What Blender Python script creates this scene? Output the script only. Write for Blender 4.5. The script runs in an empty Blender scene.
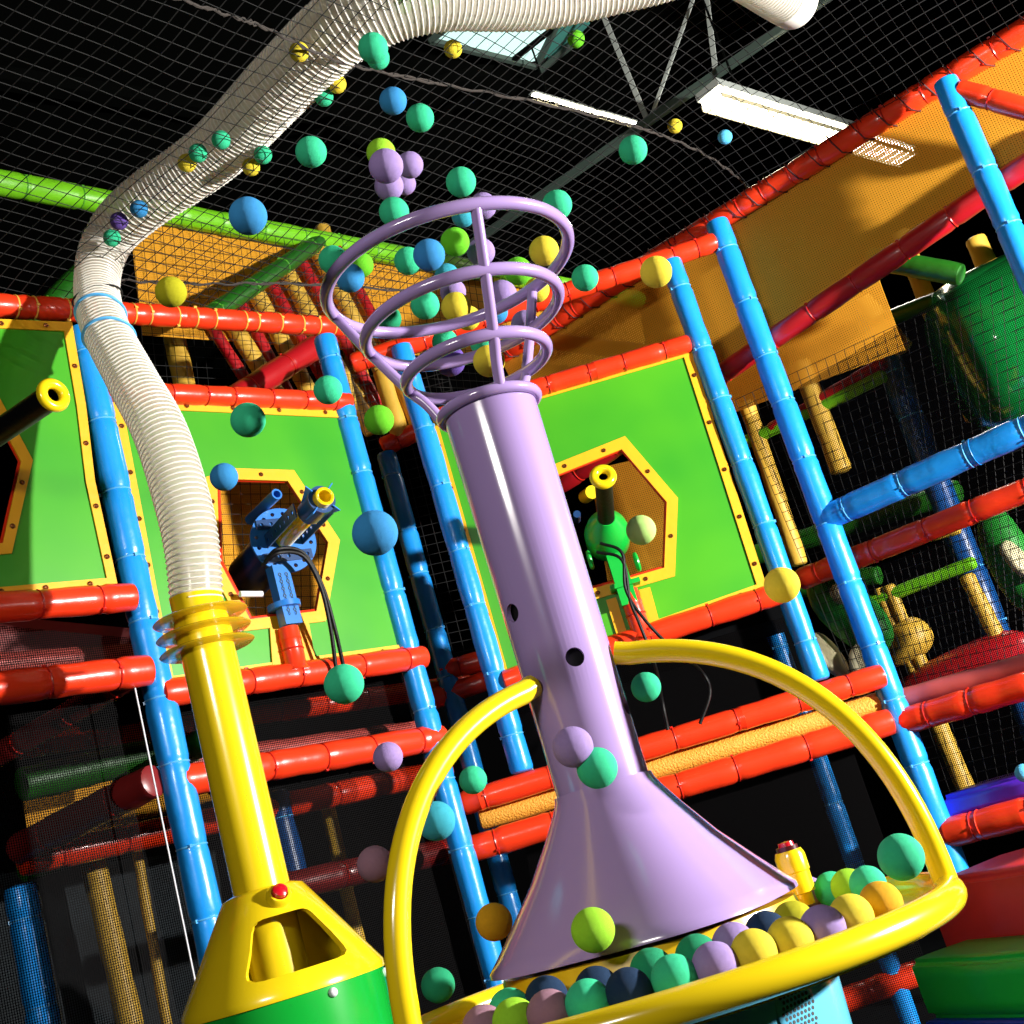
import bpy, bmesh, math, random
from mathutils import Vector, Matrix
from mathutils.geometry import tessellate_polygon
random.seed(7)
V = Vector
COL = bpy.context.scene.collection
# ---------------------------------------------------------------- camera
F = 1278.0; RHO = math.atan2(1360, 4539); PITCH = math.radians(15.1); H = 1.3
CR, SR, CP, SP = math.cos(RHO), math.sin(RHO), math.cos(PITCH), math.sin(PITCH)
CAMP = V((0, 0, H))
def ray(x, y):
    dx, dy = x-512, y-512
    a = dx*CR-dy*SR; b = -dx*SR-dy*CR
    return V((a, F*CP-b*SP, F*SP+b*CP))
def atz(x, y, z):
    r = ray(x, y); return CAMP+r*((z-H)/r.z)
def aty(x, y, Y):
    r = ray(x, y); return CAMP+r*(Y/r.y)
class Plane:                     # a vertical plane of the play frame
    def __init__(s, p, az, off=0.0):
        az = math.radians(az); s.d = V((math.sin(az), math.cos(az), 0)); s.n = V((math.cos(az), -math.sin(az), 0))
        if s.n.dot(V((p[0], p[1], 0))) > 0: s.n = -s.n       # normal towards the camera
        s.p = V((p[0], p[1], 0))-s.n*off
    def at(s, x, y, out=0.0):
        r = ray(x, y); q = s.p+s.n*out
        t = s.n.dot(q)/s.n.dot(V((r.x, r.y, 0))); return CAMP+r*t
    def back(s, off):
        o = Plane.__new__(Plane); o.d = s.d; o.n = s.n; o.p = s.p-s.n*off; return o
LW = Plane((-1.35, 4.45), 44.3)
FW = Plane((0, 5.4), 90)
RW = Plane((1.24, 5.48), 128)
RB = Plane((2.53, 4.66), 126)
GB = Plane((-1.78, 5.0), 42)

# ---------------------------------------------------------------- materials
def s2l(c): return tuple((v/255/12.92 if v/255 <= .04045 else ((v/255+.055)/1.055)**2.4) for v in c)
MATS = {}
def mat(name, rgb, rough=.5, metal=0, var=.06, bump=0, bscale=40, emit=None, trans=0, spec=.5, coat=0, sss=0):
    if name in MATS: return MATS[name]
    m = bpy.data.materials.new(name); m.use_nodes = True; nt = m.node_tree; N = nt.nodes; L = nt.links
    b = N['Principled BSDF']; c = s2l(rgb)
    tc = N.new('ShaderNodeTexCoord')
    if var:
        nz = N.new('ShaderNodeTexNoise'); nz.inputs['Scale'].default_value = 6; nz.inputs['Detail'].default_value = 5
        L.new(tc.outputs['Object'], nz.inputs['Vector'])
        mx = N.new('ShaderNodeMix'); mx.data_type = 'RGBA'
        mx.inputs[6].default_value = (*[max(0, v*(1-var*2)) for v in c], 1); mx.inputs[7].default_value = (*[min(1, v*(1+var*2)) for v in c], 1)
        L.new(nz.outputs['Fac'], mx.inputs[0]); L.new(mx.outputs[2], b.inputs['Base Color'])
    else: b.inputs['Base Color'].default_value = (*c, 1)
    b.inputs['Roughness'].default_value = rough; b.inputs['Metallic'].default_value = metal
    b.inputs['Specular IOR Level'].default_value = spec; b.inputs['Coat Weight'].default_value = coat; b.inputs['Coat Roughness'].default_value = .1
    if bump:
        n2 = N.new('ShaderNodeTexNoise'); n2.inputs['Scale'].default_value = bscale; n2.inputs['Detail'].default_value = 3
        L.new(tc.outputs['Object'], n2.inputs['Vector'])
        bp = N.new('ShaderNodeBump'); bp.inputs['Strength'].default_value = bump; bp.inputs['Distance'].default_value = .01
        L.new(n2.outputs['Fac'], bp.inputs['Height']); L.new(bp.outputs['Normal'], b.inputs['Normal'])
    if emit:
        b.inputs['Emission Color'].default_value = (*c, 1); b.inputs['Emission Strength'].default_value = emit
    if trans:
        tr = N.new('ShaderNodeBsdfTransparent'); ms = N.new('ShaderNodeMixShader'); ms.inputs[0].default_value = trans
        L.new(b.outputs[0], ms.inputs[1]); L.new(tr.outputs[0], ms.inputs[2]); L.new(ms.outputs[0], N['Material Output'].inputs[0])
    MATS[name] = m; return m
def mesh_mat(name, rgb, cell=.012, open_=.3, rough=.6):
    """woven cloth: threads with real see-through gaps, from the cloth's own UV in metres"""
    m = bpy.data.materials.new(name); m.use_nodes = True; nt = m.node_tree; N = nt.nodes; L = nt.links
    b = N['Principled BSDF']; b.inputs['Base Color'].default_value = (*s2l(rgb), 1); b.inputs['Roughness'].default_value = rough; b.inputs['Specular IOR Level'].default_value = .05
    uv = N.new('ShaderNodeUVMap'); sx = N.new('ShaderNodeSeparateXYZ'); L.new(uv.outputs[0], sx.inputs[0])
    outs = []
    for ax, k in (('X', 1), ('Y', 1)):
        mu = N.new('ShaderNodeMath'); mu.operation = 'MULTIPLY'; mu.inputs[1].default_value = math.pi/cell; L.new(sx.outputs[ax], mu.inputs[0])
        si = N.new('ShaderNodeMath'); si.operation = 'SINE'; L.new(mu.outputs[0], si.inputs[0])
        ab = N.new('ShaderNodeMath'); ab.operation = 'ABSOLUTE'; L.new(si.outputs[0], ab.inputs[0]); outs.append(ab)
    pr = N.new('ShaderNodeMath'); pr.operation = 'MULTIPLY'; L.new(outs[0].outputs[0], pr.inputs[0]); L.new(outs[1].outputs[0], pr.inputs[1])
    gt = N.new('ShaderNodeMath'); gt.operation = 'GREATER_THAN'; L.new(pr.outputs[0], gt.inputs[0])
    # threshold for the wanted open fraction of |sin||sin|
    gt.inputs[1].default_value = {.15: .8, .3: .62, .5: .38, .65: .24, .75: .16}[open_]
    tr = N.new('ShaderNodeBsdfTransparent'); ms = N.new('ShaderNodeMixShader')
    L.new(gt.outputs[0], ms.inputs[0]); L.new(b.outputs[0], ms.inputs[1]); L.new(tr.outputs[0], ms.inputs[2])
    L.new(ms.outputs[0], N['Material Output'].inputs[0]); return m
M = dict(
 red=mat('orange_red_vinyl', (240, 58, 24), .3, bump=.25, bscale=12, coat=.2),
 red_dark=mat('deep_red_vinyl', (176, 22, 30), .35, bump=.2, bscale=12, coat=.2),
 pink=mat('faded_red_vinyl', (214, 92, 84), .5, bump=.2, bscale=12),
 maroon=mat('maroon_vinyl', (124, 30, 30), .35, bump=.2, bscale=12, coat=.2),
 blue=mat('blue_vinyl', (28, 148, 238), .3, bump=.3, bscale=14, coat=.25),
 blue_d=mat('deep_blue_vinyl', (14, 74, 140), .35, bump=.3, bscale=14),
 green=mat('lime_green_vinyl', (120, 205, 30), .4, bump=.2, bscale=14),
 green_d=mat('leaf_green_vinyl', (28, 96, 18), .45, bump=.25, bscale=30),
 yellow_p=mat('yellow_padded_vinyl', (214, 170, 60), .5, bump=.25, bscale=30),
 ochre_r=mat('ochre_mesh_roll', (226, 160, 50), .6, bump=.8, bscale=120),
 sheet=mat('green_mesh_sheet', (74, 184, 22), .38, var=.22, bump=.1, bscale=5),
 ybord=mat('yellow_webbing', (244, 176, 14), .5, bump=.15, bscale=30),
 rivet=mat('rivet_brass', (150, 90, 50), .3, metal=.8, var=0),
 lav=mat('lavender_gloss_plastic', (166, 140, 196), .18, var=.02, coat=.6),
 yel=mat('yellow_gloss_plastic', (236, 204, 22), .2, var=.03, coat=.5),
 yel_t=mat('yellow_tray_plastic', (232, 186, 24), .3, var=.04, coat=.3),
 grn_g=mat('green_gloss_drum', (16, 158, 50), .22, var=.03, coat=.5),
 lblue=mat('light_blue_gloss_body', (96, 180, 214), .22, var=.02, coat=.4),
 black=mat('black_rubber', (6, 6, 7), .5, spec=.2, var=0, bump=.12, bscale=60),
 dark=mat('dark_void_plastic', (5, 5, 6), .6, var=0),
 btn=mat('red_button_plastic', (196, 14, 34), .25, var=0, coat=.5),
 btnb=mat('dark_button_collar', (70, 16, 20), .3, var=0),
 white=mat('white_plastic_cap', (225, 225, 230), .3, var=0),
 tie_y=mat('yellow_cable_tie', (250, 190, 80), .4, var=0),
 tie_r=mat('red_cable_tie', (196, 34, 22), .3, var=0),
 tie_b=mat('blue_cable_tie', (90, 180, 240), .3, var=0),
 tie_g=mat('green_cable_tie', (90, 170, 50), .4, var=0),
 gunb=mat('blue_painted_steel', (40, 120, 205), .35, var=.05),
 gunbd=mat('navy_painted_steel', (14, 60, 112), .35, var=.05),
 gung=mat('green_painted_steel', (20, 176, 60), .3, var=.05),
 net=mat('black_net_cord', (44, 44, 44), .9, var=0, spec=.1),
 netw=mat('grey_seam_cord', (60, 54, 50), .8, var=0),
 netd=mat('dark_net_cord', (12, 11, 11), .8, var=0),
 hose=mat('clear_pvc_hose', (232, 226, 210), .25, var=.05, trans=.3, coat=.3),
 rib=mat('white_hose_rib', (244, 240, 230), .3, var=.02, trans=.15),
 steel=mat('grey_galvanised_steel', (84, 100, 92), .4, metal=.3),
 steel_w=mat('pale_painted_steel', (170, 176, 170), .5),
 lamp=mat('fluorescent_diffuser', (255, 244, 220), .5, var=0, emit=16),
 lampg=mat('lamp_louvre', (210, 200, 160), .4, var=0),
 sky=mat('skylight_sheet', (190, 226, 220), .5, var=0, emit=1.0),
 skyt=mat('skylight_reveal', (70, 140, 130), .6),
 ceil=mat('black_steel_deck', (3, 4, 3), .9, spec=.05),
 floor=mat('dark_carpet', (10, 12, 15), .95, spec=.05, var=.3),
 wall=mat('black_hall_wall', (5, 5, 6), .9, spec=.05),
 purple=mat('purple_vinyl', (96, 44, 214), .4, coat=.2),
 cubr=mat('red_foam_block_vinyl', (236, 52, 44), .45, bump=.4, bscale=7),
 cubg=mat('green_foam_block_vinyl', (36, 196, 56), .4, bump=.4, bscale=7),
 cubb=mat('blue_foam_block_vinyl', (20, 60, 190), .4),
 slide=mat('green_slide_plastic', (14, 120, 50), .15, var=.1, coat=.8),
 board=mat('speckled_dark_panel', (20, 30, 36), .8, var=.4, bump=.3),
 leaf=mat('printed_green_cushion', (30, 130, 40), .5, var=.3, bump=.3),
 cream=mat('printed_cream_cushion', (200, 190, 150), .5, var=.2),
)
M['ochre'] = mesh_mat('ochre_safety_mesh', (228, 160, 48), .011, .15)
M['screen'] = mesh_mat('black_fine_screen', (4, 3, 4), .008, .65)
M['screen_r'] = mesh_mat('maroon_fine_screen', (70, 22, 26), .016, .5)

def tweak():
    m = M['hose']; nt = m.node_tree; N = nt.nodes; L = nt.links
    b = N['Principled BSDF']; ms = [n for n in N if n.type == 'MIX_SHADER'][0]
    t = N.new('ShaderNodeBsdfTranslucent'); t.inputs[0].default_value = (*s2l((248, 242, 228)), 1)
    m2 = N.new('ShaderNodeMixShader'); m2.inputs[0].default_value = .5; L.new(b.outputs[0], m2.inputs[1]); L.new(t.outputs[0], m2.inputs[2]); L.new(m2.outputs[0], ms.inputs[1])
    m = M['sheet']; N = m.node_tree.nodes
    mx = [n for n in N if n.type == 'MIX'][0]; mx.inputs[6].default_value = (*s2l((14, 136, 30)), 1); mx.inputs[7].default_value = (*s2l((88, 180, 20)), 1)
    nz = [n for n in N if n.type == 'TEX_NOISE'][0]; nz.inputs['Scale'].default_value = 2.2; nz.inputs['Detail'].default_value = 2
tweak()
# ---------------------------------------------------------------- mesh builder
class MB:
    def __init__(s): s.v = []; s.f = []; s.uv = None
    def add(s, vs, fs):
        o = len(s.v); s.v += [V(v) for v in vs]; s.f += [[i+o for i in f] for f in fs]; return s
    def frame(s, d, up=None):
        d = V(d).normalized(); up = V(up or (0, 0, 1))
        if abs(d.dot(up)) > .97: up = V((1, 0, 0))
        x = up.cross(d).normalized(); return x, d.cross(x).normalized(), d
    def tube(s, pts, r, n=12, caps=True, closed=False):
        pts = [V(p) for p in pts]; m = len(pts)
        rs = r if isinstance(r, (list, tuple)) else [r]*m
        vs = []; x = None
        for i in range(m):
            if closed: d = pts[(i+1) % m]-pts[i-1]
            else: d = pts[min(i+1, m-1)]-pts[max(i-1, 0)]
            if d.length < 1e-9: d = V((0, 0, 1))
            d.normalize()
            if x is None: x, y, _ = s.frame(d)
            else:
                x = (x-d*x.dot(d)).normalized(); y = d.cross(x)
            for k in range(n):
                a = 2*math.pi*k/n; vs.append(pts[i]+(x*math.cos(a)+y*math.sin(a))*rs[i])
        fs = []
        for i in range(m if closed else m-1):
            j = (i+1) % m
            for k in range(n):
                l = (k+1) % n; fs.append([i*n+k, i*n+l, j*n+l, j*n+k])
        if caps and not closed:
            fs.append(list(range(n))[::-1]); fs.append([(m-1)*n+k for k in range(n)])
        return s.add(vs, fs)
    def lathe(s, o, d, prof, n=32, closed=False, up=None):
        """prof: list of (radius, distance along d)"""
        x, y, d = s.frame(d, up); o = V(o); vs = []
        for r, h in prof:
            for k in range(n):
                a = 2*math.pi*k/n; vs.append(o+d*h+(x*math.cos(a)+y*math.sin(a))*max(r, 1e-5))
        m = len(prof); fs = []
        for i in range(m if closed else m-1):
            j = (i+1) % m
            for k in range(n):
                l = (k+1) % n; fs.append([i*n+k, i*n+l, j*n+l, j*n+k])
        return s.add(vs, fs)
    def torus(s, c, d, R, r, n=40, k=10):
        x, y, d = s.frame(d); c = V(c)
        return s.tube([c+(x*math.cos(2*math.pi*i/n)+y*math.sin(2*math.pi*i/n))*R for i in range(n)], r, k, closed=True)
    def box(s, c, ax, ay, az, sx, sy, sz):
        c = V(c); ax, ay, az = V(ax).normalized(), V(ay).normalized(), V(az).normalized()
        vs = [c+ax*sx*i/2+ay*sy*j/2+az*sz*k/2 for i in (-1, 1) for j in (-1, 1) for k in (-1, 1)]
        return s.add(vs, [[0, 1, 3, 2], [4, 6, 7, 5], [0, 4, 5, 1], [2, 3, 7, 6], [0, 2, 6, 4], [1, 5, 7, 3]])
    def sphere(s, c, r, nu=16, nv=10):
        prof = [(r*math.sin(math.pi*i/nv), -r*math.cos(math.pi*i/nv)) for i in range(nv+1)]
        return s.lathe(c, (0, 0, 1), prof, nu)
    def slab(s, loops, nrm, t):
        """flat polygon with holes, extruded by t against nrm"""
        nrm = V(nrm).normalized(); loops = [[V(p) for p in l] for l in loops]
        flat = [p for l in loops for p in l]; n = len(flat)
        tris = tessellate_polygon(loops)
        vs = flat+[p-nrm*t for p in flat]; fs = []
        for t3 in tris:
            fs.append(list(t3)); fs.append([i+n for i in reversed(t3)])
        o = 0
        for l in loops:
            m = len(l)
            for i in range(m):
                j = (i+1) % m; fs.append([o+i, o+j, o+j+n, o+i+n])
            o += m
        return s.add(vs, fs)
    def mesh(s, name, origin):
        me = bpy.data.meshes.new(name); me.from_pydata([v-origin for v in s.v], [], s.f)
        bm = bmesh.new(); bm.from_mesh(me); bmesh.ops.remove_doubles(bm, verts=bm.verts, dist=1e-6)
        bmesh.ops.recalc_face_normals(bm, faces=bm.faces); bm.to_mesh(me); bm.free(); return me
    def build(s, name, m, parent=None, smooth=True, origin=None, cut=None, sharp=40):
        o0 = WORLD[parent.name] if parent is not None else V(origin if origin is not None else (0, 0, 0))
        me = s.mesh(name, o0); me.materials.append(m)
        o = bpy.data.objects.new(name, me); COL.objects.link(o)
        if parent is not None: o.parent = parent
        else: o.location = o0
        WORLD[o.name] = o0
        if cut is not None:
            cm = cut.mesh('cutter', o0); co = bpy.data.objects.new('cutter', cm); COL.objects.link(co)
            if parent is None: co.location = o0
            else: co.parent = parent
            bpy.context.view_layer.update()
            md = o.modifiers.new('b', 'BOOLEAN'); md.operation = 'DIFFERENCE'; md.object = co; md.solver = 'EXACT'
            dg = bpy.context.evaluated_depsgraph_get(); ne = bpy.data.meshes.new_from_object(o.evaluated_get(dg))
            o.modifiers.clear(); old = o.data; o.data = ne; bpy.data.objects.remove(co); bpy.data.meshes.remove(cm)
            me = ne
            if len(me.polygons) == 0: print('BOOLEAN EMPTY', name)
        if smooth:
            for p in me.polygons: p.use_smooth = True
            try: me.set_sharp_from_angle(angle=math.radians(sharp))
            except Exception: pass
        return o
WORLD = {}
def tag(o, label=None, cat=None, group=None, kind=None):
    if label: o['label'] = label
    if cat: o['category'] = cat
    if group: o['group'] = group
    if kind: o['kind'] = kind
    return o
def thing(name, loc, label, cat, group=None, kind=None):
    o = bpy.data.objects.new(name, None); COL.objects.link(o); o.location = V(loc); o.empty_display_size = .1
    WORLD[o.name] = V(loc); return tag(o, label, cat, group, kind)
def struct(name, mb, m, smooth=False):
    return tag(mb.build(name, m, smooth=smooth), kind='structure')
def smoothpath(P, k=8):
    P = [V(p) for p in P]; out = []
    Q = [2*P[0]-P[1]]+P+[2*P[-1]-P[-2]]
    for i in range(1, len(Q)-2):
        a, b, c, d = Q[i-1:i+3]
        for j in range(k):
            t = j/k
            out.append(.5*((2*b)+(c-a)*t+(2*a-5*b+4*c-d)*t*t+(3*b-a-3*c+d)*t**3))
    out.append(P[-1]); return out

# ---------------------------------------------------------------- padded tubes
def padded(name, A, B, r, m, tie, label, cat, group=None, step=.3, sleeve='foam_sleeve', n=16, ties=True):
    A, B = V(A), V(B)
    L = (B-A).length; d = (B-A)/L
    base = A if A.z <= B.z else B
    T = thing(name, base, label, cat, group)
    nt = max(1, round(L/step)); tpos = [L*(i+.5)/nt+random.uniform(-.03, .03) for i in range(nt)] if ties else []
    ks = sorted(set([0, .006, .02, L-.02, L-.006, L]+[min(L-.03, max(.03, t+e)) for t in tpos for e in (-.03, -.012, 0, .012, .03)]+[L*i/24 for i in range(1, 24)]))
    rs = []; ps = []; ph = random.uniform(0, 6)
    for k in ks:
        q = r*(1+.025*math.sin(k*21+ph)+.015*math.sin(k*47+ph*2))
        if tpos:
            e = min(abs(k-t) for t in tpos)
            if e < .03: q = r*(.91+.11*(e/.03))
        if k == 0 or k == L: q = r*.72
        elif k <= .0061 or k >= L-.0061: q = r*.93
        rs.append(q); ps.append(A+d*k)
    MB().tube(ps, rs, n).build(sleeve, m, T)
    for t in tpos:
        tb = MB().torus(A+d*t, d, r*.93, .0035, 20, 6)
        x, y, _ = tb.frame(d); a = random.uniform(0, 6); o = x*math.cos(a)+y*math.sin(a)
        if o.y > 0: o = -o
        tb.box(A+d*t+o*r*.96, d, o.cross(d), o, .012, .008, .012)
        tb.build('cable_tie', tie, T)
    return T

# ================================================================= the hall
RX, RY0, RY1, RZ = 8.6, -2.5, 14.0, 6.9
def quadbox(x0, x1, y0, y1, z0, z1):
    return MB().box(((x0+x1)/2, (y0+y1)/2, (z0+z1)/2), (1, 0, 0), (0, 1, 0), (0, 0, 1), x1-x0, y1-y0, z1-z0)
struct('floor', quadbox(-RX, RX, RY0, RY1, -.1, 0), M['floor'])
cm = quadbox(-RX, RX, RY0, RY1, RZ, RZ+.1)
struct('ceiling', cm, M['ceil'])
struct('wall_left', quadbox(-RX-.1, -RX, RY0, RY1, 0, RZ), M['wall'])
struct('wall_right', quadbox(RX, RX+.1, RY0, RY1, 0, RZ), M['wall'])
struct('wall_back', quadbox(-RX, RX, RY1, RY1+.1, 0, RZ), M['wall'])
struct('wall_front', quadbox(-RX, RX, RY0-.1, RY0, 0, RZ), M['wall'])
# roof truss
ZC = 5.7
a = atz(470, 245, ZC); b = atz(806, 12, ZC); d = (b-a).normalized(); a2 = a-d*3; b2 = b+d*3
T = thing('roof_truss', a2, 'pale steel roof truss running diagonally above the black net', 'roof truss')
MB().box((a2+b2)/2, d, d.cross(V((0, 0, 1))), (0, 0, 1), (b2-a2).length, .045, .05).build('bottom_chord', M['steel'], T, False)
up = V((0, 0, RZ-.12-ZC))
MB().box((a2+b2)/2+up, d, d.cross(V((0, 0, 1))), (0, 0, 1), (b2-a2).length, .045, .04).build('top_chord', M['ceil'], T, False)
PV = Plane((a.x, a.y), math.degrees(math.atan2(d.x, d.y)))
for q in (((648, 122), (606, 22)), ((650, 120), (690, 8)), ((716, 74), (706, -8))):
    p0, p1 = PV.at(*q[0]), PV.at(*q[1]); dd = (p1-p0); p1 = p0+dd*((RZ-.12-p0.z)/dd.z)
    MB().box((p0+p1)/2, p1-p0, d, (p1-p0).cross(d), (p1-p0).length, .035, .012).build('web_member', M['steel_w'], T, False)
# purlins on the dark roof
for i, (p, q) in enumerate((((0, 78), (230, 112)), ((330, 118), (600, 260)), ((80, 180), (500, 70)))):
    p, q = atz(*p, RZ-.08), atz(*q, RZ-.08); dd = (q-p).normalized()
    o = MB().box((p+q)/2, dd, dd.cross(V((0, 0, 1))), (0, 0, 1), (q-p).length+1.5, .12, .1).build('roof_purlin', M['ceil'], origin=(p+q)/2, smooth=False)
    tag(o, ['dark roof purlin at the far left of the ceiling behind the net', 'dark roof purlin crossing beside the diagonal truss', 'dark roof purlin between the hose and the skylight'][i], 'purlin', 'roof purlins')
# fluorescent lamps
def lamp(p, q, z, w, label, slim=False):
    p, q = atz(*p, z), atz(*q, z); c = (p+q)/2; dd = (q-p).normalized(); y = dd.cross(V((0, 0, 1)))
    T = thing('fluorescent_lamp', c, label, 'ceiling lamp', 'fluorescent lamps'); L = (q-p).length
    MB().box(c+V((0, 0, .042 if slim else .085)), dd, y, (0, 0, 1), L+.02, w+.02, .012 if slim else .05).build('housing', M['steel_w'], T, False)
    MB().box(c+V((0, 0, .03)), dd, y, (0, 0, 1), L, w*.9, .012 if slim else .05).build('diffuser', M['lamp'], T, False)
    g = MB()
    for s in (-1, 1): g.box(c+y*s*w/2, dd, y, (0, 0, 1), L, .006, .002 if slim else .03)
    for i in range(int(L/.09)): g.box(c+dd*(-L/2+.045+i*.09), dd, y, (0, 0, 1), .005, w, .002 if slim else .02)
    g.build('louvre', M['lampg'], T, False)
    for k in (-.35, .35): MB().tube([c+dd*L*k+V((0, 0, .1)), V((c.x+dd.x*L*k, c.y+dd.y*L*k, RZ))], .008, 6).build('hanger_rod', M['ceil'], T)
    return c, dd, y, L
lc = lamp((712, 102), (908, 160), 5.3, .16, 'lit fluorescent lamp with louvre shining above the right red rail')
lamp((534, 98), (636, 127), 6.3, .03, 'thin pale fluorescent batten to the left of the truss', True)
# skylight
sk = [atz(*q, RZ-.12) for q in ((430, 40), (470, 8), (560, 18), (536, 66))]
T = thing('roof_skylight', sk[0], 'bright skylight in the black roof just under the hose', 'skylight')
MB().slab([sk], (0, 0, -1), .03).build('pane', M['sky'], T, False)
rv = [atz(*q, RZ-.12) for q in ((538, 67), (562, 18), (590, 24), (546, 70))]
MB().slab([rv], (0, 0, -1), .03).build('reveal', M['skyt'], T, False)
fr = MB(); 
for i in range(4): fr.tube([sk[i], sk[(i+1) % 4]], .03, 6)
fr.tube([atz(540, 70, RZ-.15), atz(572, 44, RZ-.15)], .03, 6)
fr.build('frame', M['steel'], T, False)

# ================================================================= posts
def postpt(pl, px, py): p = pl.at(px, py); return V((p.x, p.y, 0))
def post(pl, q, ztop, label, r=.05, m='blue', z0=0, tie='tie_b', group='blue padded posts of the play frame', step=.27, name='padded_post', cat='post'):
    p = postpt(pl, *q); return padded(name, p+V((0, 0, z0)), p+V((0, 0, ztop)), r, M[m], M[tie], label, cat, group, step)
post(LW, (122, 520), 3.68, 'blue padded post between the two left green panels, behind the hose', r=.056)
post(LW, (395, 600), 3.74, 'blue padded post along the right edge of the blue-gun panel')
post(FW, (462, 560), 3.66, 'blue padded post just left of the lavender tower, its foot on a red rail', z0=1.67)
post(FW, (748, 480), 3.68, 'blue padded post along the right edge of the green-gun panel', z0=1.68)
p5 = postpt(RW, 830, 530)
post(RW, (830, 530), 3.82, 'long blue padded post carrying the slanting blue bar', r=.055)
post(RW, (984, 170), 3.8, 'blue padded post at the top right corner, against the ochre mesh', r=.052)
FB = FW.back(.75)
post(FB, (440, 650), 3.45, 'meshed blue post set back in the gap left of the tower', m='blue', tie='tie_b')
post(FB, (815, 750), 2.1, 'meshed blue post set back below the green-gun panel', m='blue', tie='tie_b', r=.045)
LB = LW.back(.7)
post(LB, (28, 930), 1.75, 'blue post at the lower left corner behind the maroon beam', m='blue', r=.06)
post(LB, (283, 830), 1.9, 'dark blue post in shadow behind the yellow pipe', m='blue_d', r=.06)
RBB = RB.back(1.3)
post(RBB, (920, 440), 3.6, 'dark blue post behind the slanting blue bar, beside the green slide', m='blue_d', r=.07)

# ================================================================= rails
def rail(pl, q0, q1, label, r=.047, m='red', tie='tie_r', out=0, step=.25, group='red padded rails', ties=True, name='padded_rail', cat='rail'):
    return padded(name, pl.at(*q0, out=out), pl.at(*q1, out=out), r, M[m], M[tie], label, cat, group, step, ties=ties)
rail(LW, (-60, 302), (342, 327), 'top orange-red rail with yellow ties above the left green panels', tie='tie_y', step=.1, r=.046)
rail(FW, (352, 364), (716, 242), 'top orange-red rail passing behind the lavender ring cage', out=-.03, step=.14)
rail(LW, (104, 391), (350, 402), 'red rail along the top of the blue-gun panel', out=.02, r=.042, step=.16)
rail(LW, (160, 694), (424, 657), 'red rail along the bottom of the blue-gun panel', out=.02, r=.05)
rail(FW, (438, 417), (690, 343), 'red rail along the top of the green-gun panel', out=.02, r=.042, step=.2)
rail(FW, (504, 682), (792, 589), 'red rail along the bottom of the green-gun panel', out=.02, r=.05)
rail(LW, (-60, 612), (134, 597), 'red rail along the bottom of the far left panel', out=.06, r=.052)
rail(LW, (-60, 696), (150, 670), 'glossy red rail one step below the far left panel', out=.06, r=.056)
rail(LW.back(.25), (-40, 668), (134, 655), 'faded meshed rail right behind the glossy red one at the left', m='pink', r=.045, ties=False)
rail(LB, (15, 747), (470, 684), 'meshed red rail crossing behind the yellow pipe, upper one', r=.05)
rail(LW, (176, 782), (442, 737), 'bright red rail below the blue-gun panel, right of the pipe', r=.055)
rail(LW.back(.3), (176, 765), (436, 728), 'faded pink meshed rail lying on top of the bright red one', m='pink', r=.045, ties=False)
rail(LB, (20, 862), (448, 770), 'lower meshed red rail passing behind the yellow pipe', r=.055)
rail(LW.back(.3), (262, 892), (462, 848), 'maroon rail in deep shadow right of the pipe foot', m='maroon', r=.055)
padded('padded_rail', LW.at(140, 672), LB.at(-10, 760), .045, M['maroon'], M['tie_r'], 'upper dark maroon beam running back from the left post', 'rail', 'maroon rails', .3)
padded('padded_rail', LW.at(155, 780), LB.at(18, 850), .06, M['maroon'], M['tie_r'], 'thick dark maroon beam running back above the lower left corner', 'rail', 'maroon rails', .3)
padded('padded_rail', LW.at(215, 735), LB.at(120, 790), .05, M['green_d'], M['tie_g'], 'dark green beam glimpsed left of the yellow pipe', 'rail', None, .3)
rail(FW, (462, 804), (884, 675), 'orange-red rail behind the tower below the green-gun panel', r=.05)
rail(FW.back(.08), (480, 820), (886, 701), 'rolled ochre mesh roll between two red rails behind the tower', m='ochre_r', r=.045, ties=False, group=None, name='mesh_roll', cat='mesh roll')
rail(FW, (470, 850), (892, 721), 'meshed red rail under the ochre roll behind the tower', r=.056)
rail(RW, (900, 700), (1060, 656), 'faded red rail right of the long blue post, upper of a pair', m='pink', r=.045, out=-.1, ties=False)
rail(RW, (902, 722), (1060, 676), 'orange-red rail right of the long blue post, lower of a pair', r=.055)
rail(RW.back(.2), (800, 580), (1060, 477), 'red rail crossing behind the slanting blue bar', r=.052)
rail(RW, (826, 518), (1060, 414), 'slanting light blue padded bar on the right', m='blue', tie='tie_b', r=.058, group=None)
rail(RW, (945, 834), (1060, 804), 'orange rail above the red foam block', r=.06)
rail(RB, (500, 355), (1090, -10), 'long top red rail laced to the net above the ochre mesh', r=.052, step=.16)
rail(RB, (560, 485), (1090, 122), 'deep red rail along the foot of the ochre mesh', m='red_dark', r=.05)
p6 = postpt(RW, 984, 170)+V((0, 0, 3.8))
padded('padded_rail', RW.at(958, 90, out=.0), RW.at(1070, 122, out=-.05), .045, M['red'], M['tie_r'], 'red rail leading away from the top right blue post', 'rail', 'red padded rails', .25)
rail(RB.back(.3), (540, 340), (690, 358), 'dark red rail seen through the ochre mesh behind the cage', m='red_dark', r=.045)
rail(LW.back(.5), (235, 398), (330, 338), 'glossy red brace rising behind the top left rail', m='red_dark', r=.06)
rail(FB, (382, 448), (452, 415), 'short red rail in the gap between the two blue posts', r=.05)
rail(FB, (440, 672), (520, 650), 'short red rail in the gap low between the two blue posts', r=.05)
rail(FB, (430, 700), (512, 672), 'second short red rail just below another in the gap left of the tower', r=.05)
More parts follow.
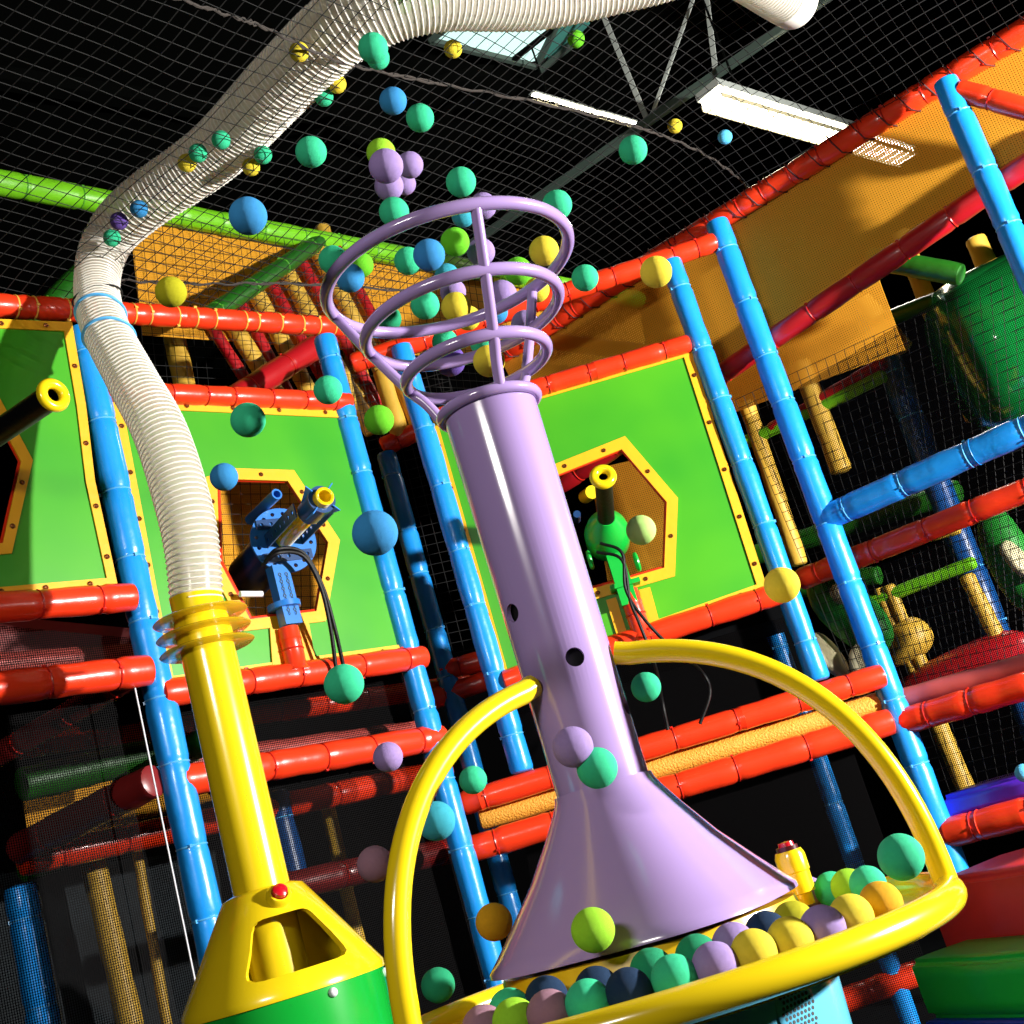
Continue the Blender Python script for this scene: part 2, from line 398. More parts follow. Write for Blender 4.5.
rail(GB, (-60, 172), (640, 300), 'bright lime green top rail behind the net', m='green', tie='tie_g', r=.06, group='green padded rails')
padded('padded_rail', GB.at(322, 240), LW.back(.3).at(200, 322), .045, M['green_d'], M['tie_g'], 'dark green rail slanting down from the lime rail', 'rail', 'green padded rails', .4)
padded('padded_rail', GB.at(30, 330), GB.at(120, 235), .06, M['green_d'], M['tie_g'], 'dark green rail above the far left panel, mostly behind the hose', 'rail', 'green padded rails', .4)
# bottom right
rail(FB, (800, 1018), (945, 962), 'red rail between the blue drum and the green foam block', r=.055)

# ================================================================= gun panels
def ringpts(poly, k):        # inset towards the inside by k pixels
    n = len(poly); out = []
    A = sum(poly[i][0]*poly[(i+1) % n][1]-poly[(i+1) % n][0]*poly[i][1] for i in range(n)); s = 1 if A > 0 else -1
    for i in range(n):
        p0, p1, p2 = V(poly[i-1]), V(poly[i]), V(poly[(i+1) % n])
        a = (p1-p0).normalized(); b = (p2-p1).normalized()
        na = V((-a.y, a.x))*s; nb = V((-b.y, b.x))*s
        m = (na+nb).normalized(); out.append(tuple(p1+m*(k/max(.35, m.dot(na)))))
    return out
def edgepts(poly, step):
    out = []
    for i in range(len(poly)):
        a, b = V(poly[i]), V(poly[(i+1) % len(poly)]); L = (b-a).length; n = max(1, int(L/step))
        for j in range(n): out.append(tuple(a+(b-a)*((j+.5)/n)))
    return out
def panel(pl, outer, win, label, slots=(), ew=9, ww=11, out=.0):
    P = lambda l, o=0.: [pl.at(*q, out=out+o) for q in l]
    T = thing('gun_window_screen', pl.at(*outer[-1]), label, 'panel', 'green mesh panels with gun windows')
    ins = ringpts(outer, ew); wi = ringpts(win, ww)
    # woven sheet, slightly wavy over a fine fan
    MB().slab([P(outer), P(win)], pl.n, .006).build('green_sheet', M['sheet'], T, False)
    MB().slab([P(outer, .008), P(ins, .008)], pl.n, .006).build('edge_border', M['ybord'], T, False)
    MB().slab([P(win, .009), P(wi, .009)], pl.n, .007).build('window_border', M['ybord'], T, False)
    MB().tube(P(wi, -.012), .012, 8, closed=True).build('window_edging', M['red'], T)
    for s in slots: MB().slab([P(s, .010)], pl.n, .006).build('slot_border', M['ybord'], T, False)
    for q in edgepts(ringpts(outer, ew/2), 42)+edgepts(ringpts(win, ww/2), 38):
        p = pl.at(*q, out=out+.01)
        if len(T.children) < 60: MB().lathe(p, pl.n, [(.0095, 0), (.0095, .003), (.006, .006), (.003, .003), (0, .003)], 10).build('rivet', M['rivet'], T)
    return T
panel(LW, [(112, 398), (352, 409), (412, 652), (166, 686)], [(206, 477), (230, 468), (294, 470), (340, 540), (326, 621), (244, 631), (209, 565)],
      'green mesh panel whose window holds the blue gun, right of the hose', slots=[[(270, 627), (281, 626), (284, 668), (273, 670)], [(299, 624), (309, 623), (316, 662), (305, 664)]])
panel(LW, [(-70, 316), (72, 322), (86, 405), (95, 480), (118, 586), (-70, 602)], [(-62, 470), (-20, 405), (0, 398), (33, 460), (12, 553), (-40, 558)],
      'far left green mesh panel with a wavy yellow edge and the black gun', out=.03)
panel(FW, [(428, 422), (690, 346), (768, 590), (502, 684)], [(540, 470), (625, 436), (678, 498), (675, 576), (572, 606), (536, 560)],
      'green mesh panel whose window holds the green gun, right of the tower', slots=[[(606, 600), (616, 597), (628, 636), (618, 639)], [(639, 590), (650, 587), (660, 624), (648, 628)]])
# red stub pipes that carry the guns
def stub(pl, a, b, label, r=.042):
    A, B = pl.at(*a, out=.03), pl.at(*b, out=.03); T = thing('gun_stand_pipe', A, label, 'stand pipe', 'red stand pipes under the guns')
    MB().tube([A, A+(B-A)*.05, A+(B-A)*.15, A+(B-A)*.7, A+(B-A)*.72, A+(B-A)*.78, B], [r*1.5, r*1.25, r, r, r*1.06, r, r*.96], 18).build('sleeve', M['red'], T)
    MB().torus(A+(B-A)*.5, B-A, r, .004, 20, 6).build('cable_tie', M['tie_r'], T); return T
stub(LW, (297, 672), (288, 628), 'red padded stand pipe holding up the blue gun')
stub(FW, (644, 640), (628, 590), 'red padded stand pipe holding up the green gun')

# ================================================================= guns
def holed_disc(c, d, R, t, n, rh, rr, centre=0):
    mb = MB().lathe(c, d, [(0, 0), (R, 0), (R, t), (0, t)], 48); cut = MB(); x, y, dd = mb.frame(d)
    for i in range(n):
        a = 2*math.pi*(i+.5)/n; cut.lathe(c+(x*math.cos(a)+y*math.sin(a))*rr-dd*.02, d, [(0, 0), (rh, 0), (rh, t+.04), (0, t+.04)], 10)
    return mb, cut
# blue gun
M0 = LW.at(325, 496, out=.5); B0 = LW.at(283, 541, out=.06); dg = (M0-B0).normalized()
T = thing('ball_gun', LW.at(286, 624, out=.04), 'blue steel ball gun with a perforated disc and yellow barrel', 'ball gun', 'ball guns')
mb, cut = holed_disc(B0, dg, .135, .012, 16, .0085, .112); mb.build('disc', M['gunb'], T, cut=cut)
MB().lathe(B0-dg*.42, dg, [(0, 0), (.085, 0), (.095, .02), (.095, .4), (0, .4)], 32).build('body', M['gunbd'], T)
rb = .036
MB().lathe(B0, dg, [(rb, 0), (rb, .62*(M0-B0).length), (rb, (M0-B0).length), (rb-.006, (M0-B0).length+.004), (rb-.012, (M0-B0).length), (rb-.012, .05), (0, .05)], 28).build('barrel', M['yel'], T)
Lb = (M0-B0).length
MB().lathe(B0+dg*(Lb-.16), dg, [(rb+.001, 0), (.048, 0), (.048, .10), (.054, .11), (.054, .13), (rb+.001, .13)], 28).build('muzzle_collar', M['gunbd'], T)
xg, yg, _ = MB().frame(dg)
for i in range(4):
    a = math.pi/4+i*math.pi/2; o = xg*math.cos(a)+yg*math.sin(a)
    MB().add([B0+dg*(Lb-.15)+o*.045, B0+dg*(Lb-.02)+o*.045, B0+dg*(Lb-.02)+o*.078, B0+dg*(Lb-.06)+o*.066]+[B0+dg*(Lb-.15)+o*.045+dg.cross(o)*.004, B0+dg*(Lb-.02)+o*.045+dg.cross(o)*.004, B0+dg*(Lb-.02)+o*.078+dg.cross(o)*.004, B0+dg*(Lb-.06)+o*.066+dg.cross(o)*.004],
             [[0, 1, 2, 3], [7, 6, 5, 4], [0, 4, 5, 1], [1, 5, 6, 2], [2, 6, 7, 3], [3, 7, 4, 0]]).build('collar_fin', M['gunb'], T, False)
for sx in (-1, 1):
    c = B0+dg*(Lb*.38)+xg*sx*.075; mb = MB().box(c, dg, yg, xg, Lb*.72, .055, .005); cut = MB()
    for k in range(7): cut.lathe(c+dg*(-Lb*.3+k*Lb*.1)-xg*.02, xg, [(0, 0), (.009, 0), (.009, .04), (0, .04)], 10)
    mb.build('perforated_bracket', M['gunbd'], T, False, cut=cut)
c = B0+dg*.06-yg*0; 
for s in (-1, 1):
    c = B0+dg*.018+yg*s*.07; mb = MB().box(c, xg, yg, dg, .2, .04, .005); cut = MB()
    for k in range(5): cut.lathe(c+xg*(-.08+k*.04)-dg*.02, dg, [(0, 0), (.007, 0), (.007, .04), (0, .04)], 10)
    mb.build('cross_plate', M['gunbd'], T, False, cut=cut)
q0 = LW.at(250, 520, out=-.1); q1 = LW.at(277, 494, out=.16)
MB().lathe(q0, q1-q0, [(.022, 0), (.022, (q1-q0).length), (.015, (q1-q0).length), (.015, .02), (0, .02)], 20).build('side_tube', M['gunb'], T)
k0 = LW.at(286, 626, out=.04); k1 = LW.at(282, 566, out=.06)
mm = MB().box((k0+k1)/2, LW.d, LW.n, (0, 0, 1), .075, .05, (k1-k0).length); mm.build('yoke', M['gunb'], T, False)
MB().lathe(LW.at(284, 606, out=.04)-V((0, 0, .012)), (0, 0, 1), [(0, 0), (.065, 0), (.065, .022), (0, .022)], 24).build('swivel_plate', M['gunb'], T)
MB().tube([LW.at(240, 594, out=.05), LW.at(262, 594, out=.05)], .012, 14).build('pivot_pin', M['white'], T)
# safety chains drawn as rows of small links
for off in (-.014, .016):
    mb = MB(); 
    for i in range(12): mb.torus((k0+k1)/2+LW.n*.027+LW.d*off+V((0, 0, -.08+i*.0145)), LW.n if i % 2 else LW.d, .006, .0016, 8, 5)
    mb.build('chain', M['steel'], T)
for j, e in enumerate(((336, 668), (343, 664))):
    pts = [LW.at(262+j*3, 566-j*4, out=.12), LW.at(278, 553-j*4, out=.17), LW.at(303, 556-j*3, out=.17), LW.at(320+j*2, 585, out=.16), LW.at(330+j*4, 625, out=.14), LW.at(e[0], e[1], out=.1)]
    MB().tube(smoothpath(pts), .008, 8).build('air_hose', M['black'], T)
# green gun
T = thing('ball_gun', FW.at(632, 602, out=.04), 'green ball gun with a black barrel and yellow muzzle ring', 'ball gun', 'ball guns')
m0 = FW.at(603, 475, out=.5); b0 = FW.at(607, 530, out=.05); dg = (m0-b0).normalized(); Lb = (m0-b0).length
MB().lathe(b0-dg*.15, dg, [(0, 0), (.06, .0), (.095, .04), (.1, .12), (.085, .18), (.05, .24), (.04, .26), (0, .26)], 32).build('body', M['gung'], T)
MB().lathe(b0+dg*.08, dg, [(0, 0), (.036, 0), (.036, Lb-.1), (.022, Lb-.1), (.022, .06), (0, .06)], 28).build('barrel', M['black'], T)
MB().torus(m0-dg*.015, dg, .036, .019, 32, 12).build('muzzle_ring', M['yel'], T)
k0 = FW.at(632, 604, out=.04); k1 = FW.at(612, 555, out=.05)
MB().box((k0+k1)/2, FW.d, FW.n, (0, 0, 1), .07, .05, (k1-k0).length).build('yoke', M['gung'], T, False)
MB().box(FW.at(625, 585, out=.05), FW.d, FW.n, (0, 0, 1), .13, .08, .02).build('swivel_plate', M['gung'], T, False)
for q in ((590, 560), (637, 562)):
    MB().torus(FW.at(*q, out=.04), FW.d, .035, .009, 20, 8).build('handle_loop', M['gung'], T)
MB().tube([FW.at(585, 497, out=-.1), FW.at(592, 492, out=.02)], .03, 14).build('sight', M['yel'], T)
MB().tube([FW.at(577, 520, out=-.1), FW.at(577, 514, out=.05)], .016, 12).build('side_tube', M['gunbd'], T)
for j, pts in enumerate(([(600, 543), (622, 553), (626, 590), (645, 620), (672, 648), (700, 670), (710, 692), (700, 724)], [(596, 552), (622, 560), (630, 600), (640, 625), (655, 665), (662, 700), (668, 730)])):
    MB().tube(smoothpath([FW.at(*q, out=.14 if i < 5 else .3) for i, q in enumerate(pts)]), .007, 8).build('air_hose', M['black'], T)
# far left gun
T = thing('ball_gun', LW.at(-60, 480, out=.1), 'black barrelled ball gun with yellow muzzle at the left edge', 'ball gun', 'ball guns')
m0 = LW.at(55, 394, out=.75); b0 = LW.at(-45, 462, out=.15); dg = (m0-b0).normalized(); Lb = (m0-b0).length
MB().lathe(b0, dg, [(0, 0), (.04, 0), (.04, Lb), (.026, Lb), (.026, .1), (0, .1)], 28).build('barrel', M['black'], T)
MB().torus(m0-dg*.01, dg, .037, .017, 32, 12).build('muzzle_ring', M['yel'], T)
MB().sphere(b0-dg*.05, .11, 24, 14).build('body', M['gunbd'], T)

# ================================================================= ball tower
CX, CY = .015, 2.25
def C(z, x=0, y=0): return V((CX+x, CY+y, z))
T = thing('ball_fountain_tower', C(0), 'tall lavender tower with ring cage over the yellow ball tray', 'ball tower')
tr = .082
mb = MB().lathe(C(0), (0, 0, 1), [(tr, 1.385), (tr, 1.5), (tr+.006, 2.11), (tr-.002, 2.11), (tr-.008, 1.5), (tr-.008, 1.385)], 64, closed=True)
cut = MB()
def surf(px, py):
    r = ray(px, py); r = r/math.hypot(r.x, r.y)      # hit of the ray with the tube
    ox, oy = -CX, -CY; b_ = r.x*ox+r.y*oy; c_ = ox*ox+oy*oy-tr*tr; t = -b_-math.sqrt(max(0, b_*b_-c_)); return CAMP+r*t
for px, py in ((513, 613), (575, 657), (627, 706), (520, 520-900)):
    if py < 0: continue
    p = surf(px, py); n_ = V((p.x-CX, p.y-CY, 0)).normalized()
    cut.lathe(p-n_*.03, n_, [(0, 0), (.0165, 0), (.0165, .06), (0, .06)], 24)
mb.build('column', M['lav'], T, cut=cut)
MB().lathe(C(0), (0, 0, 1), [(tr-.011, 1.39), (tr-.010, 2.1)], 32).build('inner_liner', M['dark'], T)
def oct_(t, k):            # slightly squared flare
    return 1+k*(abs(math.cos(2*t+.6))-.6)*.1
prof = []; N_ = 96
zs = [(1.395, .0865, 0), (1.385, .089, 0), (1.37, .097, .1), (1.33, .122, .3), (1.27, .163, .6), (1.21, .212, .9), (1.17, .246, 1), (1.155, .26, 1), (1.147, .261, 1), (1.149, .2, 1)]
vs = []; fs = []
for z, r, k in zs:
    for i in range(N_):
        t = 2*math.pi*i/N_; q = r*(1+.055*k*math.cos(4*(t-math.radians(20)))); vs.append(C(z, q*math.cos(t), q*math.sin(t)))
for j in range(len(zs)-1):
    for i in range(N_): l = (i+1) % N_; fs.append([j*N_+i, j*N_+l, (j+1)*N_+l, (j+1)*N_+i])
MB().add(vs, fs).build('skirt', M['lav'], T, sharp=60)
MB().torus(C(2.112), (0, 0, 1), .092, .0105, 64, 12).build('collar_ring', M['lav'], T)
RG = [(2.4, .24, .0125), (2.297, .19, .012), (2.198, .137, .012)]
for z, R, r in RG: MB().torus(C(z), (0, 0, 1), R, r, 96, 12).build('cage_ring', M['lav'], T)
for az in (-71, 49, 172):
    a = math.radians(az); e = V((math.cos(a), math.sin(a), 0))
    pts = [C(2.112)+e*.09, C(2.16)+e*.112]+[C(z)+e*(R) for z, R, r in RG[::-1]]
    MB().tube(smoothpath(pts, 6), .0105, 12).build('cage_upright', M['lav'], T)
# tray
T = thing('ball_tray', C(0), 'round yellow ball tray with a thick rim on a pale blue drum', 'ball tray')
RT = .487; ZR = 1.08
MB().torus(C(ZR), (0, 0, 1), RT, .0245, 128, 16).build('rim', M['yel'], T)
MB().lathe(C(0), (0, 0, 1), [(0, 1.145), (.252, 1.14), (.264, 1.085), (.34, 1.078), (.44, 1.072), (.47, 1.072), (.47, 1.05), (.40, 1.045), (0, 1.04)], 96).build('tray_floor', M['yel_t'], T)
# drum with grille
mb = MB().lathe(C(0), (0, 0, 1), [(0, .0), (.31, 0), (.31, .05), (.285, .08), (.272, .9), (.28, 1.045), (0, 1.045)], 96)
mb.build('drum', M['lblue'], T)
pg = None
az = math.radians(-50); e = V((math.cos(az), math.sin(az), 0)); gp = C(0)+e*.2705; gp.z = aty(803, 1006, gp.y).z
sx = V((-e.y, e.x, 0))
mb = MB().lathe(gp-e*.012, e, [(0, 0), (.052, 0), (.052, .018), (.046, .021), (0, .021)], 40)
for i, v in enumerate(mb.v): d_ = v-gp; mb.v[i] = gp+e*d_.dot(e)+sx*d_.dot(sx)*.8+V((0, 0, 1))*d_.z
g = mb.build('speaker_grille', M['lblue'], T)
mb = MB()
for i in range(-5, 6):
    for j in range(-6, 7):
        u, w = (i+.5*(j % 2))*.0085, j*.0075
        if (u/.036)**2+(w/.044)**2 < 1: mb.lathe(gp+sx*u+V((0, 0, w)), e, [(.0028, .0088), (.0028, .0096), (0, .0096)], 8)
o = mb.build('grille_holes', M['dark'], g); o['kind'] = 'stuff'
# button column
bp = aty(806, 905, 2.42); bt = aty(790, 850, 2.42)
T = thing('button_column', V((bp.x, bp.y, 1.12)), 'small yellow push button column on the tray behind the tower skirt', 'push button')
ax = V((0, 0, 1)); b0 = V((bp.x, bp.y, 1.1)); zt = bt.z+.02
MB().lathe(b0, ax, [(0, 0), (.018, 0), (.018, .02), (.026, .022), (.026, zt-1.12-.04), (.028, zt-1.12-.038), (.028, zt-1.12-.01), (.024, zt-1.12), (0, zt-1.12)], 28).build('column', M['yel'], T)
MB().lathe(b0+ax*(zt-1.12), ax, [(0, 0), (.02, 0), (.02, .008), (0, .008)], 24).build('button_collar', M['btnb'], T)
MB().lathe(b0+ax*(zt-1.12+.008), ax, [(0, 0), (.015, 0), (.014, .007), (0, .009)], 24).build('button', M['btn'], T)
# hoops
for ang, zt, lab, i in ((221, 1.585, 'left yellow tubular hoop arching from tower down to tray rim', 0), (352, 1.605, 'right yellow tubular hoop arching from tower down to tray rim', 1)):
    a = math.radians(ang); e = V((math.cos(a), math.sin(a), 0)); pts = []
    for k in range(0, 33):
        t = math.pi/2*k/32; rr = RT*math.cos(t)**.9; z = ZR+(zt-ZR)*math.sin(t)**.84
        if rr < .088: break
        pts.append(C(z)+e*rr)
    rr = .088; pts.append(C(zt)+e*rr)
    o = MB().tube(pts, .0205, 16).build('guard_hoop', M['yel'], origin=pts[0]); tag(o, lab, 'hoop', 'yellow hoops on the ball tray')

# ================================================================= vacuum machine
MX, MY = -1.01, 3.8
def D(z, x=0, y=0): return V((MX+x, MY+y, z))
T = thing('ball_vacuum', D(0), 'yellow ball vacuum pipe with cut-out cone on a green drum', 'ball vacuum')
MB().lathe(D(0), (0, 0, 1), [(.082, 1.17), (.082, 2.2), (.086, 2.2), (.086, 2.26), (.08, 2.3), (.08, 2.36), (.072, 2.36), (.072, 1.17)], 48, closed=True).build('pipe', M['yel'], T)
for z in (2.285, 2.235, 2.185): MB().lathe(D(z), (0, 0, 1), [(.084, 0), (.14, .0), (.145, .004), (.14, .008), (.084, .008)], 48, closed=True).build('flange', mat('amber_clear_flange', (240, 200, 30), .15, trans=.25, coat=.5), T)
mb = MB().lathe(D(0), (0, 0, 1), [(.088, 1.455), (.118, 1.445), (.29, 1.175), (.29, 1.155), (.275, 1.155), (.275, 1.168), (.108, 1.435), (.088, 1.44)], 96, closed=True)
az0 = math.radians(-62); cut = MB()
def cone(t, z): r = .118+(1.445-z)/(1.445-1.175)*.172; return r
def wedge(pts):           # pts in (angle offset, z) -> radial prism through the cone shell
    n = len(pts); vs = []
    for s in (.035, .1):
        for da, z in pts:
            a = az0+da; r = cone(a, z)+(-.075 if s < .05 else .06); vs.append(D(z, r*math.cos(a), r*math.sin(a)))
    fs = [list(range(n)), [n+i for i in range(n)][::-1]]+[[i, (i+1) % n, n+(i+1) % n, n+i] for i in range(n)]
    return vs, fs
W = []
for cxy in ((-.38, 1.365), (.38, 1.365), (.62, 1.22), (-.62, 1.22)):
    pass
cor = [(-.5, 1.37), (.5, 1.37), (.62, 1.215), (-.62, 1.215)]
for i, (a_, z_) in enumerate(cor):
    pa, pz = cor[i-1]; na, nz = cor[(i+1) % 4]
    for t in (0, .33, .66, 1):
        k = .18; A1 = (a_+(pa-a_)*k, z_+(pz-z_)*k); A2 = (a_+(na-a_)*k, z_+(nz-z_)*k)
        W.append(((1-t)**2*A1[0]+2*t*(1-t)*a_+t*t*A2[0], (1-t)**2*A1[1]+2*t*(1-t)*z_+t*t*A2[1]))
# densify edges so the prism follows the cone
W2 = []
for i in range(len(W)):
    a_, b_ = W[i], W[(i+1) % len(W)]; n = max(1, int(abs(a_[0]-b_[0])/.12))
    for j in range(n): W2.append((a_[0]+(b_[0]-a_[0])*j/n, a_[1]+(b_[1]-a_[1])*j/n))
vs, fs = wedge(W2); cut.add(vs, fs)
tris = tessellate_polygon([[V((a, z, 0)) for a, z in W2]]); n = len(W2); cut.f = [list(t) for t in tris]+[[n+i for i in reversed(t)] for t in tris]+fs[2:]
mb.build('cone', M['yel'], T, cut=cut)
MB().lathe(D(0), (0, 0, 1), [(0, 1.165), (.272, 1.165)], 48).build('inner_floor', mat('dark_green_interior', (10, 60, 28), .5), T)
MB().lathe(D(0), (0, 0, 1), [(0, 0), (.3, 0), (.27, .03), (.285, 1.155), (0, 1.155)], 96).build('drum', M['grn_g'], T)
for a in (-125, -50, -88-90, 10):
    a = math.radians(a); e = V((math.cos(a), math.sin(a), 0))
    MB().sphere(D(1.135)+e*.286, .013, 14, 8).build('cap_screw', M['white'], T)
a = math.radians(-58); e = V((math.cos(a), math.sin(a), .64)).normalized(); bpos = D(1.415, .135*math.cos(a), .135*math.sin(a))
bb = MB().lathe(bpos-e*.02, e, [(0, 0), (.036, 0), (.036, .035), (.03, .043), (.024, .043), (.024, .035), (0, .035)], 28).build('button_housing', M['yel'], T)
MB().lathe(bpos+e*.012, e, [(0, 0), (.022, 0), (.021, .024), (.012, .03), (0, .031)], 24).build('button', M['btn'], bb)
# hose
HP = [(aty(203, 598, 3.8), .078), (aty(192, 548, 3.8), .082), (aty(182, 500, 3.82), .085), (aty(160, 432, 3.88), .085), (aty(131, 378, 3.98), .082), (aty(104, 325, 4.12), .08), (aty(97, 282, 4.28), .08),
      (atz(108, 240, 3.96), .09), (atz(142, 204, 4.0), .1), (atz(215, 152, 4.03), .108), (atz(285, 80, 4.04), .115), (atz(350, 22, 4.05), .12), (atz(430, -6, 4.05), .12), (atz(540, -8, 4.05), .12), (atz(640, -26, 4.05), .11), (atz(720, -38, 4.05), .1), (atz(786, -2, 4.08), .095)]
HP[0] = (D(2.34), .078)
path = smoothpath([p for p, r in HP], 16); rad = smoothpath([V((r, 0, 0)) for p, r in HP], 16)
L = [0]
for i in range(1, len(path)): L.append(L[-1]+(path[i]-path[i-1]).length)
def along(s):
    for i in range(1, len(L)):
        if L[i] >= s: t = (s-L[i-1])/(L[i]-L[i-1]); return path[i-1].lerp(path[i], t), rad[i-1].x*(1-t)+rad[i].x*t, (path[i]-path[i-1]).normalized()
    return path[-1], rad[-1].x, (path[-1]-path[-2]).normalized()
T = thing('suction_hose', D(2.3), 'thick clear ribbed suction hose rising from the yellow pipe to the ceiling', 'hose')
n = int(L[-1]/.02); MB().tube([along(L[-1]*i/n)[0] for i in range(n+1)], [along(L[-1]*i/n)[1] for i in range(n+1)], 32, caps=False).build('hose_wall', M['hose'], T)
# helical rib, one continuous coil
pts = []; pitch = .0195; turns = L[-1]/pitch; x = None
K = 20
for i in range(int(turns*K)):
    s = i/K*pitch; p, r, d = along(s)
    if x is None: x, y, _ = MB().frame(d)
    x = (x-d*x.dot(d)).normalized(); y = d.cross(x); a = 2*math.pi*i/K; pts.append(p+(x*math.cos(a)+y*math.sin(a))*(r+.0015))
MB().tube(pts, .0032, 5).build('rib_coil', M['rib'], T)
for s_ in (along(1.17), along(1.33)):
    MB().torus(s_[0], s_[2]+V((.25, 0, .1)), s_[1]+.008, .006, 40, 6).build('hose_strap', M['tie_b'], T)
e_ = along(L[-1]); MB().lathe(e_[0]-e_[2]*.03, e_[2], [(.1, 0), (.1, .1), (.093, .1), (.093, 0)], 32, closed=True).build('hose_cuff', M['rib'], T)

# ================================================================= nets
from mathutils import noise as mn
# arena outline (plan)
lwa, lwb = LW.p-LW.d*3.2, LW.p+LW.d*1.12
poly = [(lwa.x, lwa.y), (lwb.x, lwb.y), (.1, 5.42), (.75, 5.95), (2.53, 4.66), (4.4, 3.3), (4.0, 1.6), (-2.5, 1.0)]
def inside(x, y):
    c = False; n = len(poly)
    for i in range(n):
        x0, y0 = poly[i]; x1, y1 = poly[i-1]
        if (y0 > y) != (y1 > y) and x < (x1-x0)*(y-y0)/(y1-y0)+x0: c = not c
    return c
def segd(x, y, a, b):
    p = V((x, y)); a = V(a); b = V(b); t = max(0, min(1, (p-a).dot(b-a)/(b-a).length_squared)); return (p-a-(b-a)*t).length
def nz(x, y):
    dr = min(segd(x, y, poly[3], poly[4]), segd(x, y, poly[4], poly[5])); dl = segd(x, y, poly[0], poly[1])
    z = 3.8+.05*(1-math.exp(-dl/.25))+.30*(1-math.exp(-dr/.42))*max(0, min(1, (x+.6)/1.8))
    return z+.004*mn.noise(V((x*3, y*3, 0)))
U = V((math.sin(math.radians(33)), math.cos(math.radians(33)))); W_ = V((-U.y, U.x))
mb = MB(); seam = MB(); sp = .056; org = V((0, 3.6))
for fam in (0, 1):
    A_, B_ = (U, W_) if fam == 0 else (W_, U)
    for i in range(-75, 76):
        run = []
        for j in range(-150, 151):
            p = org+B_*(i*sp)+A_*(j*sp/2); q = p+B_*(.003*math.sin(j*.35+i*.2))
            if inside(q.x, q.y): run.append(V((q.x, q.y, nz(q.x, q.y))))
            else:
                if len(run) > 1: mb.tube(run, .0018, 3, caps=False)
                run = []
        if len(run) > 1: mb.tube(run, .0018, 3, caps=False)
T = thing('safety_net', (0, 3.6, 3.8), 'black square-mesh ceiling net stretched over the arena', 'net')
mb.build('netting', M['net'], T, smooth=False)
def onnet(x, y):
    p = atz(x, y, 3.84)
    for _ in range(5): p = atz(x, y, nz(p.x, p.y))
    return p
for sq in ([(150, -10), (225, 14), (265, 28), (335, 60), (420, 80), (540, 103), (640, 128), (700, 152), (738, 178), (762, 205)], [(74, 272), (120, 280), (200, 284), (300, 284), (420, 292)]):
    sp_ = smoothpath([onnet(*q) for q in sq], 14)
    seam.tube([p+V((0, 0, .006*math.sin(i*1.3))) for i, p in enumerate(sp_)], .0042, 5); seam.tube([p+V((.006*math.cos(i*1.1), 0, .006*math.sin(i*1.7))) for i, p in enumerate(sp_)], .003, 5)
seam.build('seam_cord', M['netw'], T, smooth=False)
# lacing round the right and left rails
lace = MB()
def laced(pa, pb, r, k=26):
    pts = []; d = (pb-pa); Ln = d.length; d = d/Ln; x, y, _ = MB().frame(d); n = int(Ln*k*6)
    for i in range(n): a = i/6*2*math.pi; pts.append(pa+d*(Ln*i/n)+(x*math.cos(a)+y*math.sin(a))*r*(1+.1*random.random()))
    return pts
lace.tube(laced(RB.at(500, 355), RB.at(1090, -10), .057, 9), .0035, 4, caps=False)
lace.tube([RB.at(500, 346), RB.at(700, 222), RB.at(1090, -19)], .011, 6, caps=False)
lace.build('lacing', mat('dark_red_lacing', (70, 26, 26), .7), T)
MB().tube([along(1.45)[0]+V((0, 0, 0))+V((math.cos(a), math.sin(a), .1*math.cos(a)))*.09 for a in [2*math.pi*i/24 for i in range(24)]], .004, 5, closed=True).build('hose_collar', M['netd'], T)

def cloth(name, pl, quad, m, label, cat, group=None, nseg=1):
    P = [pl.at(*q) for q in quad]
    me = bpy.data.meshes.new(name); o0 = P[0]
    # a thin double skin
    th = pl.n*.003
    me.from_pydata([p-o0 for p in P]+[p-o0-th for p in P], [], [[0, 1, 2, 3], [7, 6, 5, 4], [0, 4, 5, 1], [1, 5, 6, 2], [2, 6, 7, 3], [3, 7, 4, 0]])
    uv = me.uv_layers.new(name='UVMap')
    for l in me.loops:
        v = me.vertices[l.vertex_index].co; uv.data[l.index].uv = (v.dot(pl.d), v.z)
    me.materials.append(m); o = bpy.data.objects.new(name, me); COL.objects.link(o); o.location = o0
    WORLD[o.name] = o0
    return tag(o, label, cat, group)
OB = RB.back(.03)
cloth('safety_mesh', OB, [(500, 357), (1090, -6), (1090, 124), (560, 486)], M['ochre'], 'long band of ochre safety mesh between the two slanting red rails', 'safety mesh', 'ochre safety meshes')
cloth('safety_mesh', RB.back(.5), [(640, 420), (870, 255), (905, 350), (700, 425)], M['ochre'], 'ochre mesh panel hanging below the deep red rail', 'safety mesh', 'ochre safety meshes')
cloth('safety_mesh', GB.back(.05), [(128, 205), (640, 310), (650, 372), (142, 335)], M['ochre'], 'ochre mesh wall under the lime green rail', 'safety mesh', 'ochre safety meshes')
cloth('safety_mesh', LW.back(1.5), [(20, 775), (160, 750), (215, 800), (30, 850)], M['ochre'], 'ochre mesh patch low at the left between maroon beams', 'safety mesh', 'ochre safety meshes')
cloth('safety_mesh', LW.back(1.15), [(150, 430), (330, 430), (330, 680), (150, 680)], M['ochre'], 'ochre mesh at the back of the blue gun window', 'safety mesh', 'ochre safety meshes')
cloth('safety_mesh', FW.back(1.2), [(590, 470), (720, 440), (760, 640), (620, 660)], M['ochre'], 'ochre mesh at the back of the green gun window', 'safety mesh', 'ochre safety meshes')
